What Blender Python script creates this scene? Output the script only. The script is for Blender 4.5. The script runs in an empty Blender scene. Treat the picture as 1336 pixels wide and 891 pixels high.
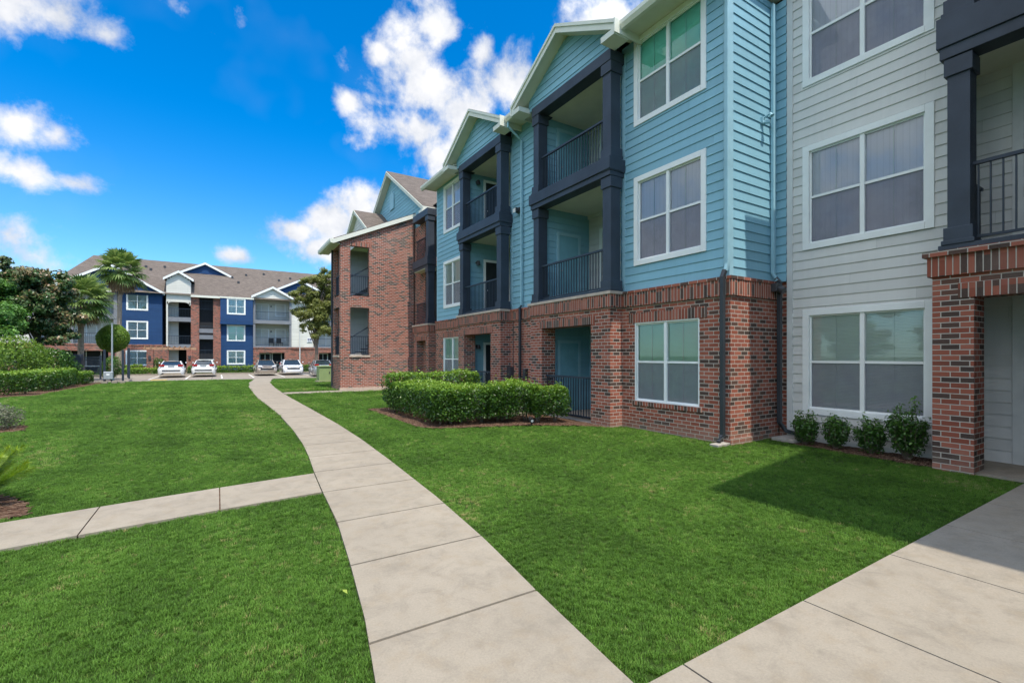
import bpy, math, random
import numpy as np
from mathutils import Vector, Matrix, noise as mnoise
rnd = random.Random(7); rng = np.random.default_rng(11)
S = bpy.context.scene; C = S.collection

# ------------------------------------------------------------------ camera, light, exposure
YAW = math.atan(384/614.)
cam = bpy.data.objects.new('camera', bpy.data.cameras.new('camera')); C.objects.link(cam)
cam.location = (0, 0, 1.6); cam.rotation_euler = (math.radians(90), 0, -YAW)
cam.data.sensor_width = 36; cam.data.lens = 36*614/1336.; cam.data.shift_y = 18.5/1336.
cam.data.clip_start = .05; cam.data.clip_end = 4000
S.camera = cam
S.view_settings.view_transform = 'Standard'; S.view_settings.look = 'None'; S.view_settings.gamma = 1
S.view_settings.use_curve_mapping = False
S.view_settings.exposure = 1.3
SUN_EL = math.atan(2.25)
sun = bpy.data.objects.new('sun', bpy.data.lights.new('sun', 'SUN')); C.objects.link(sun)
sun.data.energy = 2.1; sun.data.angle = math.radians(.53); sun.data.color = (1, .93, .83)
sun.location = (0, -20, 40)
sun.rotation_euler = Vector((.05, 1, -2.25)).to_track_quat('-Z', 'Y').to_euler()

W = bpy.data.worlds.new('World'); S.world = W; W.use_nodes = True
def build_world():
    nt = W.node_tree; N = nt.nodes; L = nt.links; N.clear()
    def mth(op, a, b=None, c=None, clamp=False):
        n = N.new('ShaderNodeMath'); n.operation = op; n.use_clamp = clamp
        for i, v in enumerate((a, b, c)):
            if v is None: continue
            if isinstance(v, (int, float)): n.inputs[i].default_value = v
            else: L.new(v, n.inputs[i])
        return n.outputs[0]
    sky = N.new('ShaderNodeTexSky'); sky.sky_type = 'NISHITA'; sky.sun_disc = False
    sky.sun_elevation = SUN_EL; sky.sun_rotation = math.pi
    sky.air_density = 1.0; sky.dust_density = .25; sky.ozone_density = 2.6
    hs = N.new('ShaderNodeMix'); hs.data_type = 'RGBA'; hs.blend_type = 'MULTIPLY'; hs.inputs['Factor'].default_value = 1; hs.inputs['B'].default_value = (.03, .37, .60, 1)
    L.new(sky.outputs[0], hs.inputs['A'])
    hc = N.new('ShaderNodeMix'); hc.data_type = 'RGBA'; hc.inputs['A'].default_value = (.34, .50, .56, 1); hc.inputs['B'].default_value = (.0, .37, .64, 1)
    L.new(hc.outputs['Result'], hs.inputs['B'])
    tc = N.new('ShaderNodeTexCoord'); sx = N.new('ShaderNodeSeparateXYZ'); L.new(tc.outputs['Generated'], sx.inputs[0])
    hm = N.new('ShaderNodeMapRange'); hm.interpolation_type = 'SMOOTHSTEP'; hm.inputs['From Min'].default_value = 0; hm.inputs['From Max'].default_value = .42; L.new(sx.outputs[2], hm.inputs['Value']); L.new(hm.outputs[0], hc.inputs['Factor'])
    az = mth('ARCTAN2', sx.outputs[0], sx.outputs[1]); el = mth('ARCSINE', sx.outputs[2])
    # clouds: (azimuth deg, elevation deg, half width, half height)
    def px(x, y, w, h):
        b = math.atan((x-668)/614); a = YAW+b; e = math.atan((464-y)/614*math.cos(b))
        s = math.cos(b)**2/614
        return (a, e, w*s*1.5, h*s*1.5)
    blobs = [px(70,20,85,42), px(10,15,35,60), px(135,45,42,26), px(15,160,70,42), px(75,175,52,28), px(25,228,75,36), px(95,238,42,22),
             px(10,305,85,60), px(50,335,60,40), px(0,345,50,45),
             px(570,40,26,26), px(535,75,46,34), px(500,70,25,22), px(560,120,75,36), px(600,140,75,45), px(665,110,45,30), px(540,165,60,28), px(628,66,18,22), px(455,132,17,15), px(620,190,70,45), px(575,205,55,30),
             px(800,15,55,22), px(380,300,45,25), px(430,285,50,30), px(470,275,45,28), px(440,325,60,22), px(305,335,28,14),
             (2.4,.5,.6,.3), (-1.35,.45,.75,.42), (-2.2,.6,.7,.4), (-1.75,.95,.9,.4), (3.0,.9,.6,.3), (-.85,.75,.45,.28), (-.95,.2,.4,.16), (-2.6,.25,.6,.2), (-1.5,1.0,2.0,.45), (1.2,1.35,3.0,.45), (2.6,1.0,1.4,.5), (-1.1,.5,.6,.6), (-2.0,.45,.8,.5)]  # unseen clouds behind the camera and overhead, added as fill light
    acc = None
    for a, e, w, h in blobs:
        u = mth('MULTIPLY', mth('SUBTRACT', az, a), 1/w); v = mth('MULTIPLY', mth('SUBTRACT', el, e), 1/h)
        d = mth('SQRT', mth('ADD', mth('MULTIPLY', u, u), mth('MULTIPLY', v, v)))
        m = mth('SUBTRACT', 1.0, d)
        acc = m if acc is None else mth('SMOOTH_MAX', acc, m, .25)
    def nz(scale, det, dist=0, rough=.6):
        n = N.new('ShaderNodeTexNoise'); n.inputs['Scale'].default_value = scale; n.inputs['Detail'].default_value = det
        n.inputs['Roughness'].default_value = rough; n.inputs['Distortion'].default_value = dist
        L.new(tc.outputs['Generated'], n.inputs['Vector']); return n.outputs['Fac']
    n1 = nz(7.5, 10, .15, .6); n2 = nz(2.5, 4); n3 = nz(26, 8, .1, .6)
    val = mth('ADD', mth('MULTIPLY', mth('SUBTRACT', acc, .17), .85), mth('ADD', mth('MULTIPLY', mth('SUBTRACT', n1, .5), 2.6), mth('MULTIPLY', mth('SUBTRACT', n3, .5), .7)))
    mask = N.new('ShaderNodeMapRange'); mask.interpolation_type = 'SMOOTHSTEP'
    mask.inputs['From Min'].default_value = -.03; mask.inputs['From Max'].default_value = .60
    L.new(val, mask.inputs['Value'])
    wisp = N.new('ShaderNodeMapRange'); wisp.inputs['From Min'].default_value = .53; wisp.inputs['From Max'].default_value = .8; wisp.inputs['To Max'].default_value = .35
    L.new(n2, wisp.inputs['Value'])
    mk = mth('MAXIMUM', mask.outputs[0], mth('MULTIPLY', wisp.outputs[0], mth('ADD', n1, -.2)), clamp=True)
    shade = N.new('ShaderNodeMapRange'); shade.inputs['From Min'].default_value = .42; shade.inputs['From Max'].default_value = .80
    L.new(mth('ADD', mth('MULTIPLY', nz(8, 7, .1), 1.1), mth('MULTIPLY', val, .22)), shade.inputs['Value'])
    cc = N.new('ShaderNodeMix'); cc.data_type = 'RGBA'
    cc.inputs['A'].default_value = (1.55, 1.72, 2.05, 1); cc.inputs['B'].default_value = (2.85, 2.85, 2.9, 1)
    L.new(shade.outputs[0], cc.inputs['Factor'])
    # clouds nearer the sun brightened, as added fill light for the shaded walls
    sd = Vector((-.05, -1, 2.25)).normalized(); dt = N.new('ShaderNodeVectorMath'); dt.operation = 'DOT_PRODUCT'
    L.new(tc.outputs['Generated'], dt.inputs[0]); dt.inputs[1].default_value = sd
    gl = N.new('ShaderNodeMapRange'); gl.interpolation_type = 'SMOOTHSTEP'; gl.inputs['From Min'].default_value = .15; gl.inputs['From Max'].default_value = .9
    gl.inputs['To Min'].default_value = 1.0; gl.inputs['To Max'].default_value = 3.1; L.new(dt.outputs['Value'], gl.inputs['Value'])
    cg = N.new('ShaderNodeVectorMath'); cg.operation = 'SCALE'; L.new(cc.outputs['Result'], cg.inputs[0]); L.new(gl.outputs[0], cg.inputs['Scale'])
    mx = N.new('ShaderNodeMix'); mx.data_type = 'RGBA'
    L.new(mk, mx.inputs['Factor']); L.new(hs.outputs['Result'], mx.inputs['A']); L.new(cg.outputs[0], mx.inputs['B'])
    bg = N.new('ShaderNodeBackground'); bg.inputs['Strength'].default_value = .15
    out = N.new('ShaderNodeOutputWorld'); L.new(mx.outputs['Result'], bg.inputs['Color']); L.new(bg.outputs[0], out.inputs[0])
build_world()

# ------------------------------------------------------------------ materials
class NT:
    def __init__(s, name):
        s.m = bpy.data.materials.new(name); s.m.use_nodes = True
        s.nt = s.m.node_tree; s.N = s.nt.nodes; s.L = s.nt.links
        s.p = s.N['Principled BSDF']; s.out = s.N['Material Output']
    def inp(s, n, k, v):
        if hasattr(v, 'is_output') or isinstance(v, bpy.types.NodeSocket): s.L.new(v, n.inputs[k])
        else: n.inputs[k].default_value = v
    def math(s, op, a, b=0, clamp=False):
        n = s.N.new('ShaderNodeMath'); n.operation = op; n.use_clamp = clamp
        s.inp(n, 0, a); s.inp(n, 1, b); return n.outputs[0]
    def uv(s):
        return s.N.new('ShaderNodeTexCoord').outputs['UV']
    def obj(s): return s.N.new('ShaderNodeTexCoord').outputs['Object']
    def noise(s, vec, scale, det=4, rough=.55, dist=0, col=False):
        n = s.N.new('ShaderNodeTexNoise'); s.L.new(vec, n.inputs['Vector'])
        n.inputs['Scale'].default_value = scale; n.inputs['Detail'].default_value = det; n.inputs['Roughness'].default_value = rough; n.inputs['Distortion'].default_value = dist
        return n.outputs['Color' if col else 'Fac']
    def ramp(s, fac, stops, interp='LINEAR'):
        n = s.N.new('ShaderNodeValToRGB'); n.color_ramp.interpolation = interp
        e = n.color_ramp.elements
        while len(e) < len(stops): e.new(.5)
        for i, (p, c) in enumerate(stops):
            e[i].position = p; e[i].color = (*c, 1) if len(c) == 3 else c
        s.L.new(fac, n.inputs[0]); return n.outputs['Color']
    def mix(s, fac, a, b, mode='MIX'):
        n = s.N.new('ShaderNodeMix'); n.data_type = 'RGBA'; n.blend_type = mode
        s.inp(n, 'Factor', fac)
        for k, v in (('A', a), ('B', b)):
            if isinstance(v, tuple): n.inputs[k].default_value = (*v, 1) if len(v) == 3 else v
            else: s.L.new(v, n.inputs[k])
        return n.outputs['Result']
    def maprange(s, v, a, b, c=0, d=1, sm=False):
        n = s.N.new('ShaderNodeMapRange'); s.L.new(v, n.inputs['Value'])
        if sm: n.interpolation_type = 'SMOOTHSTEP'
        n.inputs['From Min'].default_value = a; n.inputs['From Max'].default_value = b; n.inputs['To Min'].default_value = c; n.inputs['To Max'].default_value = d
        return n.outputs[0]
    def bump(s, h, strength=.5, dist=.01):
        n = s.N.new('ShaderNodeBump'); n.inputs['Strength'].default_value = strength; n.inputs['Distance'].default_value = dist
        s.L.new(h, n.inputs['Height']); s.L.new(n.outputs[0], s.p.inputs['Normal'])
    def base(s, c, rough=.6, spec=.4, metal=0):
        if isinstance(c, tuple): s.p.inputs['Base Color'].default_value = (*c, 1)
        else: s.L.new(c, s.p.inputs['Base Color'])
        s.inp(s.p, 'Roughness', rough); s.p.inputs['Specular IOR Level'].default_value = spec; s.p.inputs['Metallic'].default_value = metal

def paint(name, c, rough=.55, var=.12, scale=3, bump=.15, metal=0, spec=.4):
    t = NT(name); o = t.obj()
    n = t.noise(o, scale, 5); n2 = t.noise(o, scale*14, 3)
    f = t.maprange(n, .3, .7, 1-var, 1+var*.4)
    lo = tuple(x*(1-var) for x in c); hi = tuple(min(1, x*(1+var*.5)) for x in c)
    t.base(t.mix(t.maprange(n, .3, .7), lo, hi), t.maprange(n2, .2, .8, rough-.08, rough+.1), spec, metal)
    if bump: t.bump(n2, bump, .003)
    return t.m

def siding(name, c):
    t = NT(name); uv = t.uv()
    mp = t.N.new('ShaderNodeMapping'); mp.inputs['Scale'].default_value = (2.2, 45, 1); t.L.new(uv, mp.inputs[0])
    g = t.noise(mp.outputs[0], 2, 5, .6)
    big = t.noise(t.obj(), .9, 4)
    # each board of its own slight tone, faint dirt runs
    sep = t.N.new('ShaderNodeSeparateXYZ'); t.L.new(uv, sep.inputs[0])
    row = t.math('FLOOR', t.math('DIVIDE', sep.outputs[1], .18)); cb = t.N.new('ShaderNodeCombineXYZ')
    t.L.new(row, cb.inputs[1]); t.L.new(t.math('FLOOR', t.math('ADD', t.math('DIVIDE', sep.outputs[0], 3.6), t.math('MULTIPLY', row, .37))), cb.inputs[0])
    wn = t.N.new('ShaderNodeTexWhiteNoise'); wn.noise_dimensions = '2D'; t.L.new(cb.outputs[0], wn.inputs['Vector'])
    ms = t.N.new('ShaderNodeMapping'); ms.inputs['Scale'].default_value = (9, .5, 1); t.L.new(uv, ms.inputs[0]); stk = t.noise(ms.outputs[0], 1, 5, .65)
    f = t.math('ADD', t.math('ADD', t.math('MULTIPLY', wn.outputs['Value'], .32), t.math('MULTIPLY', big, .33)), t.math('MULTIPLY', stk, .35))
    bj = t.math('FRACT', t.math('ADD', t.math('DIVIDE', sep.outputs[0], 3.6), t.math('MULTIPLY', row, .37))); bjm = t.maprange(bj, .0008, .0016, .55, 1)
    t.base(t.mix(bjm, tuple(x*.3 for x in c), t.mix(t.maprange(f, .25, .75), tuple(x*.84 for x in c), tuple(x*1.07 for x in c))), t.maprange(g, .2, .8, .5, .68), .35)
    t.bump(g, .22, .003)
    return t.m

def brickmat(name, w=.203, h=.0765, soldier=False, c_mortar=(.58, .51, .44), reds=None, dark=.27):
    t = NT(name); uv = t.uv(); sep = t.N.new('ShaderNodeSeparateXYZ'); t.L.new(uv, sep.inputs[0])
    u, v = sep.outputs[0], sep.outputs[1]
    if soldier: w, h = .0765, .21
    wob = t.noise(uv, 9, 3)
    rowf = t.math('DIVIDE', v, h); row = t.math('FLOOR', rowf)
    off = 0 if soldier else t.math('MULTIPLY', t.math('MODULO', row, 2), .5)
    uf = t.math('ADD', t.math('DIVIDE', u, w), off); col = t.math('FLOOR', uf)
    fu = t.math('MULTIPLY', t.math('FRACT', uf), w); fv = t.math('MULTIPLY', t.math('FRACT', rowf), h)
    du = t.math('MINIMUM', fu, t.math('SUBTRACT', w, fu)); dv = t.math('MINIMUM', fv, t.math('SUBTRACT', h, fv))
    d = t.math('MINIMUM', du, dv) if not soldier else du
    d = t.math('ADD', d, t.math('MULTIPLY', t.math('SUBTRACT', wob, .5), .004))
    m = t.maprange(d, .0052, .0074, 0, 1, True)
    cb = t.N.new('ShaderNodeCombineXYZ'); t.L.new(col, cb.inputs[0]); t.L.new(row, cb.inputs[1])
    wn = t.N.new('ShaderNodeTexWhiteNoise'); wn.noise_dimensions = '2D'; t.L.new(cb.outputs[0], wn.inputs['Vector'])
    bigp = t.noise(uv, .8, 3)
    sel = t.math('ADD', wn.outputs['Value'], t.math('MULTIPLY', t.math('SUBTRACT', bigp, .5), .35))
    bc = t.ramp(sel, [(0, (.045, .034, .030)), (dark*.55, (.075, .048, .040)), (dark, (.13, .06, .042)), (dark+.03, (.25, .064, .038)), (.6, (.32, .088, .052)), (.85, (.39, .125, .08)), (1, (.28, .08, .055))])
    fine = t.noise(uv, 60, 4, .7)
    bc = t.mix(t.maprange(fine, .3, .75, 0, .35), bc, (.20, .12, .09))
    eff = t.noise(t.obj(), .6, 4)
    mort = t.mix(fine, c_mortar, tuple(x*.72 for x in c_mortar))
    colr = t.mix(m, mort, bc)
    colr = t.mix(t.maprange(eff, .55, .8, 0, .22), colr, (.5, .42, .36))
    grime = t.math('ADD', v, t.math('MULTIPLY', t.noise(uv, 3.5, 4), .5)); colr = t.mix(t.maprange(grime, .52, .22, 0, .38), colr, (.30, .26, .205))
    t.base(colr, .85, .2)
    hgt = t.math('ADD', t.math('MULTIPLY', m, 1.0), t.math('MULTIPLY', fine, .25))
    t.bump(hgt, .9, .006)
    return t.m

def concrete(name, c=(.335, .292, .228)):
    t = NT(name); o = t.obj()
    a = t.noise(o, .7, 5, .6); b = t.noise(o, 6, 6, .65); f = t.noise(o, 75, 4, .8); g = t.noise(o, 4.2, 9, .78, .4)
    col = t.mix(t.maprange(a, .3, .7), tuple(x*.84 for x in c), tuple(x*1.05 for x in c))
    col = t.mix(t.maprange(g, .47, .66, 0, .6), col, tuple(x*.55 for x in c))
    col = t.mix(t.maprange(b, .50, .68, 0, .4), col, (c[0]*.8, c[1]*.72, c[2]*.6))
    vo = t.N.new('ShaderNodeTexVoronoi'); vo.inputs['Scale'].default_value = 95; t.L.new(o, vo.inputs['Vector'])
    col = t.mix(t.maprange(f, .38, .66, 0, .42), col, tuple(x*.55 for x in c))
    col = t.mix(t.maprange(vo.outputs['Distance'], .12, .05, 0, .35), col, (.2, .17, .14))
    t.base(col, .88, .25); t.bump(t.math('ADD', f, t.math('MULTIPLY', b, .6)), .35, .004)
    return t.m

def grassground(name):
    t = NT(name); o = t.obj()
    a = t.noise(o, .35, 4, .6); b = t.noise(o, 2.2, 6, .7); f = t.noise(o, 70, 4, .75); f2 = t.noise(o, 18, 4, .7)
    col = t.mix(t.maprange(a, .3, .7), (.045, .085, .014), (.07, .135, .02))
    col = t.mix(t.maprange(b, .45, .75, 0, .6), col, (.10, .14, .03))
    col = t.mix(t.maprange(f, .35, .7, 0, .75), col, (.022, .052, .009))
    col = t.mix(t.maprange(f2, .5, .75, 0, .35), col, (.10, .17, .035))
    t.base(col, .9, .15); t.bump(t.math('ADD', f, t.math('MULTIPLY', f2, .7)), 1.0, .03)
    return t.m

def mulchmat(name):
    t = NT(name); o = t.obj()
    vo = t.N.new('ShaderNodeTexVoronoi'); vo.inputs['Scale'].default_value = 38; vo.inputs['Randomness'].default_value = 1
    mp = t.N.new('ShaderNodeMapping'); mp.inputs['Scale'].default_value = (1, 2.2, 1); t.L.new(o, mp.inputs[0]); t.L.new(mp.outputs[0], vo.inputs['Vector'])
    cc = t.N.new('ShaderNodeSeparateColor'); t.L.new(vo.outputs['Color'], cc.inputs[0])
    col = t.ramp(cc.outputs[0], [(0, (.045, .022, .014)), (.5, (.13, .07, .045)), (.85, (.24, .15, .10)), (1, (.34, .24, .17))])
    t.base(col, .95, .1); t.bump(t.math('ADD', vo.outputs['Distance'], t.noise(o, 50, 3)), 1, .03)
    return t.m

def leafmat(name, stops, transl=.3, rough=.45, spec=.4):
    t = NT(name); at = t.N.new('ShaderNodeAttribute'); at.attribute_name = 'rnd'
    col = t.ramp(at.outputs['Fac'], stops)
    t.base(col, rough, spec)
    tr = t.N.new('ShaderNodeBsdfTranslucent'); hs = t.N.new('ShaderNodeHueSaturation'); hs.inputs['Value'].default_value = 1.5; hs.inputs['Hue'].default_value = .485
    t.L.new(col, hs.inputs['Color']); t.L.new(hs.outputs[0], tr.inputs['Color'])
    mx = t.N.new('ShaderNodeMixShader'); mx.inputs[0].default_value = transl
    t.L.new(t.p.outputs[0], mx.inputs[1]); t.L.new(tr.outputs[0], mx.inputs[2]); t.L.new(mx.outputs[0], t.out.inputs['Surface'])
    return t.m

def glassmat(name, tint=(.94, .98, .97), ior=1.78, rough=.015, wave=.0):
    t = NT(name); t.N.remove(t.p)
    tr = t.N.new('ShaderNodeBsdfTransparent'); tr.inputs[0].default_value = (*tint, 1)
    gl = t.N.new('ShaderNodeBsdfGlossy'); gl.inputs['Roughness'].default_value = rough; gl.inputs[0].default_value = (.9, .95, 1, 1)
    fr = t.N.new('ShaderNodeFresnel'); fr.inputs[0].default_value = ior
    mx = t.N.new('ShaderNodeMixShader'); t.L.new(fr.outputs[0], mx.inputs[0]); t.L.new(tr.outputs[0], mx.inputs[1]); t.L.new(gl.outputs[0], mx.inputs[2])
    bp = t.N.new('ShaderNodeBump'); bp.inputs['Strength'].default_value = .06; bp.inputs['Distance'].default_value = .01
    t.L.new(t.noise(t.obj(), 1.6, 2), bp.inputs['Height']); t.L.new(bp.outputs[0], gl.inputs['Normal']); t.L.new(bp.outputs[0], fr.inputs['Normal'])
    t.L.new(mx.outputs[0], t.out.inputs['Surface'])
    return t.m
def screenmat(name):
    t = NT(name); t.N.remove(t.p)
    tr = t.N.new('ShaderNodeBsdfTransparent'); df = t.N.new('ShaderNodeBsdfDiffuse'); df.inputs[0].default_value = (.26, .25, .31, 1)
    n = t.noise(t.obj(), 3, 3); mx = t.N.new('ShaderNodeMixShader')
    t.L.new(t.maprange(n, .3, .7, .40, .50), mx.inputs[0]); t.L.new(tr.outputs[0], mx.inputs[1]); t.L.new(df.outputs[0], mx.inputs[2]); t.L.new(mx.outputs[0], t.out.inputs['Surface'])
    return t.m
def blindmat(name, c, slat=.025, vert=False):
    t = NT(name); sep = t.N.new('ShaderNodeSeparateXYZ'); t.L.new(t.uv(), sep.inputs[0])
    f = t.math('FRACT', t.math('DIVIDE', sep.outputs[0 if vert else 1], slat))
    tri = t.math('ABSOLUTE', t.math('SUBTRACT', f, .5))
    col = t.mix(t.maprange(f, .0, .18), tuple(x*(.86 if vert else .62) for x in c), c)
    t.base(col, .6, .3); t.bump(tri, .3 if vert else .8, .012)
    return t.m
def shingles(name, c=(.135, .112, .095)):
    t = NT(name); o = t.obj(); uv = t.uv()
    br = t.N.new('ShaderNodeTexBrick'); br.inputs['Scale'].default_value = 1; br.inputs['Brick Width'].default_value = .3; br.inputs['Row Height'].default_value = .14
    br.inputs['Mortar Size'].default_value = .006; br.inputs['Color1'].default_value = (*[x*.78 for x in c], 1); br.inputs['Color2'].default_value = (*[x*1.2 for x in c], 1); br.inputs['Mortar'].default_value = (*[x*.45 for x in c], 1)
    t.L.new(uv, br.inputs['Vector'])
    n = t.noise(o, .5, 4); n2 = t.noise(o, 30, 3)
    col = t.mix(t.maprange(n, .35, .7, 0, .35), br.outputs['Color'], tuple(x*.7 for x in c))
    col = t.mix(t.maprange(n2, .4, .7, 0, .3), col, tuple(x*1.5 for x in c))
    t.base(col, .92, .15); t.bump(br.outputs['Fac'], .3, .01)
    return t.m

M = dict(
 teal=siding('teal_siding', (.225, .435, .525)), grey=siding('grey_siding', (.63, .625, .595)), navy=siding('navy_siding', (.010, .050, .145)),
 cream=siding('cream_siding', (.66, .65, .58)), tealtrim=paint('teal_trim', (.29, .50, .58)), greytrim=paint('grey_trim', (.62, .63, .61)),
 white=paint('white_trim', (.80, .82, .80), .5, .06), fascia=paint('fascia_paint', (.70, .70, .60), .55, .06), soffit=paint('soffit_paint', (.66, .65, .52), .6, .06),
 dark=paint('charcoal_paint', (.040, .052, .072), .5, .25, 2, .3), rail=paint('dark_railing', (.030, .042, .060), .45, .1), pipe=paint('dark_downpipe', (.035, .042, .05), .4, .2),
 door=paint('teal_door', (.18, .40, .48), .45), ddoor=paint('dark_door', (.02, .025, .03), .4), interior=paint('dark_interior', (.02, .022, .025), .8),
 brick=brickmat('brick'), soldier=brickmat('soldier_brick', soldier=True), farbrick=brickmat('pale_brick', dark=.22, c_mortar=(.42, .34, .29)),
 concrete=concrete('concrete'), parking=concrete('parking_concrete', (.30, .262, .215)), sill=paint('sill_mortar', (.52, .42, .34), .8, .2, 6),
 lawn=grassground('lawn'), mulch=mulchmat('mulch'), glass=glassmat('window_glass'), gglass=glassmat('reflection_tint_glass', (.62, .97, .86)), screen=screenmat('insect_screen'),  # green tint of the second glass stands in for reflections on the panes
 blindw=blindmat('white_blind', (.86, .88, .85)), blindl=blindmat('reflection_tint_blind', (.90, .84, .92), .09, True), blindg=blindmat('pale_green_blind', (.66, .88, .78)),  # lilac blind has the reflected sky put into its colour
 roof=shingles('roof_shingles'), lamp=paint('lamp_metal', (.05, .05, .055), .4), lampw=paint('lamp_lens', (.7, .7, .65), .3),
 greybox=paint('green_utility', (.28, .36, .16), .5), metal=paint('light_grey_metal', (.42, .45, .46), .45, .15, metal=.3), stone=paint('stone', (.35, .32, .28), .85, .3, 8, .5),
 bark=paint('bark', (.16, .125, .095), .9, .35, 8, 1), palmbark=paint('palm_bark', (.30, .24, .18), .9, .35, 10, 1),
 wood=paint('tan_wood', (.42, .25, .15), .7, .2), yellow=paint('yellow_paint', (.62, .42, .05), .7), linepaint=paint('white_line_paint', (.72, .70, .66), .8, .25, 6),
 tyre=paint('tyre_rubber', (.02, .02, .02), .8), rim=paint('alloy_rim', (.45, .45, .46), .3, metal=.7), red=paint('red_lens', (.35, .015, .012), .2, .05, bump=0), carglass=paint('dark_car_glass', (.02, .03, .035), .06, .05, bump=0, spec=.8),
 headl=paint('clear_lens', (.6, .62, .62), .15, bump=0), black=paint('black_plastic', (.02, .02, .022), .5),
)
def carpaint(name, c, metal=0):
    t = NT(name); t.base(c, .28, .5, metal); t.p.inputs['Coat Weight'].default_value = .8; t.p.inputs['Coat Roughness'].default_value = .04; return t.m

G1 = [(0, (.012, .035, .006)), (.4, (.03, .085, .012)), (.75, (.065, .16, .02)), (1, (.14, .27, .035))]
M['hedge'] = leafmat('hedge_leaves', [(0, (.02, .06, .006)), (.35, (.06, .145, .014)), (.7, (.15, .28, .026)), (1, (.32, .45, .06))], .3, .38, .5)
M['hedge2'] = leafmat('yellow_green_leaves', [(0, (.045, .10, .012)), (.4, (.12, .22, .02)), (.8, (.25, .37, .04)), (1, (.38, .46, .08))])
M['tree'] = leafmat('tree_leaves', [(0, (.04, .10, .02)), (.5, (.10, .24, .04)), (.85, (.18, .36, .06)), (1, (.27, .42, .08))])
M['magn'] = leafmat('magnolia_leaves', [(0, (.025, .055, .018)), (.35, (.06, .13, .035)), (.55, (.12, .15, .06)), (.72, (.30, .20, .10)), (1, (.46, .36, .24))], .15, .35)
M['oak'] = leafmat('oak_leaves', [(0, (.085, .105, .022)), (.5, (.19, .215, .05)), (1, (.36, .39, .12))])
M['shrub'] = leafmat('shrub_leaves', [(0, (.024, .07, .01)), (.5, (.075, .18, .025)), (1, (.18, .33, .05))], .3, .35, .5)
M['palm'] = leafmat('palm_fronds', [(0, (.04, .09, .018)), (.5, (.12, .20, .04)), (1, (.30, .38, .12))], .3)
M['deadpalm'] = leafmat('dead_fronds', [(0, (.12, .075, .035)), (1, (.38, .27, .15))], .25)
M['cycad'] = leafmat('cycad_fronds', [(0, (.035, .10, .006)), (.5, (.13, .25, .012)), (1, (.32, .42, .025))], .35)
M['dusty'] = leafmat('grey_green_leaves', [(0, (.10, .11, .07)), (.5, (.22, .23, .15)), (1, (.36, .34, .26))], .2, .7)
M['blade'] = leafmat('grass_blades', [(0, (.054, .118, .017)), (.45, (.100, .215, .028)), (.82, (.155, .295, .045)), (.94, (.24, .29, .08)), (1, (.36, .32, .13))], .35, .55, .2)

# ------------------------------------------------------------------ mesh helpers
class MB:
    def __init__(s): s.v = []; s.f = []
    def quad(s, *pts):
        i = len(s.v); s.v += [tuple(p) for p in pts]; s.f.append(tuple(range(i, i+len(pts)))); return s
    def box(s, x0, x1, y0, y1, z0, z1):
        x0, x1 = sorted((x0, x1)); y0, y1 = sorted((y0, y1)); z0, z1 = sorted((z0, z1))
        i = len(s.v); s.v += [(x, y, z) for z in (z0, z1) for y in (y0, y1) for x in (x0, x1)]
        s.f += [tuple(i+k for k in q) for q in ((0, 2, 3, 1), (4, 5, 7, 6), (0, 1, 5, 4), (2, 6, 7, 3), (0, 4, 6, 2), (1, 3, 7, 5))]; return s
    def prism(s, poly, d):    # poly: list of 3D pts, d: extrusion vector
        n = len(poly); i = len(s.v); s.v += [tuple(p) for p in poly] + [tuple(Vector(p)+Vector(d)) for p in poly]
        s.f.append(tuple(range(i+n-1, i-1, -1))); s.f.append(tuple(range(i+n, i+2*n)))
        for k in range(n):
            j = (k+1) % n; s.f.append((i+k, i+j, i+n+j, i+n+k))
        return s
    def tube(s, path, r, n=8, cap=True):
        P = [Vector(p) for p in path]; R = r if isinstance(r, (list, tuple)) else [r]*len(P); i0 = len(s.v)
        for k, p in enumerate(P):
            t = (P[min(k+1, len(P)-1)]-P[max(k-1, 0)]).normalized()
            a = t.cross(Vector((0, 0, 1)) if abs(t.z) < .9 else Vector((1, 0, 0))).normalized(); b = t.cross(a)
            for j in range(n):
                an = 2*math.pi*(j+.5)/n; q = p+(a*math.cos(an)+b*math.sin(an))*R[k]; s.v.append(tuple(q))
        for k in range(len(P)-1):
            for j in range(n):
                a0 = i0+k*n+j; a1 = i0+k*n+(j+1) % n; s.f.append((a0, a1, a1+n, a0+n))
        if cap:
            s.f.append(tuple(i0+j for j in range(n-1, -1, -1))); e = i0+(len(P)-1)*n; s.f.append(tuple(e+j for j in range(n)))
        return s
    def build(s, name, mat, parent=None, bevel=0, smooth=False):
        me = bpy.data.meshes.new(name); o0 = Vector((0, 0, 0))
        p = parent
        while p is not None: o0 += p.location; p = p.parent
        me.from_pydata([tuple(Vector(v)-o0) for v in s.v], [], s.f); me.update()
        uvl = me.uv_layers.new(name='UVMap').data
        for f in me.polygons:
            n = f.normal; ax = max(range(3), key=lambda k: abs(n[k]))
            for li in f.loop_indices:
                co = s.v[me.loops[li].vertex_index]
                uvl[li].uv = (co[1], co[2]) if ax == 0 else ((co[0], co[2]) if ax == 1 else (co[0], co[1]))
            f.use_smooth = smooth
        me.materials.append(mat)
        ob = bpy.data.objects.new(name, me); C.objects.link(ob); ob.parent = parent
        if bevel:
            b = ob.modifiers.new('bevel', 'BEVEL'); b.width = bevel; b.segments = 2; b.limit_method = 'ANGLE'
        return ob
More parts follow.
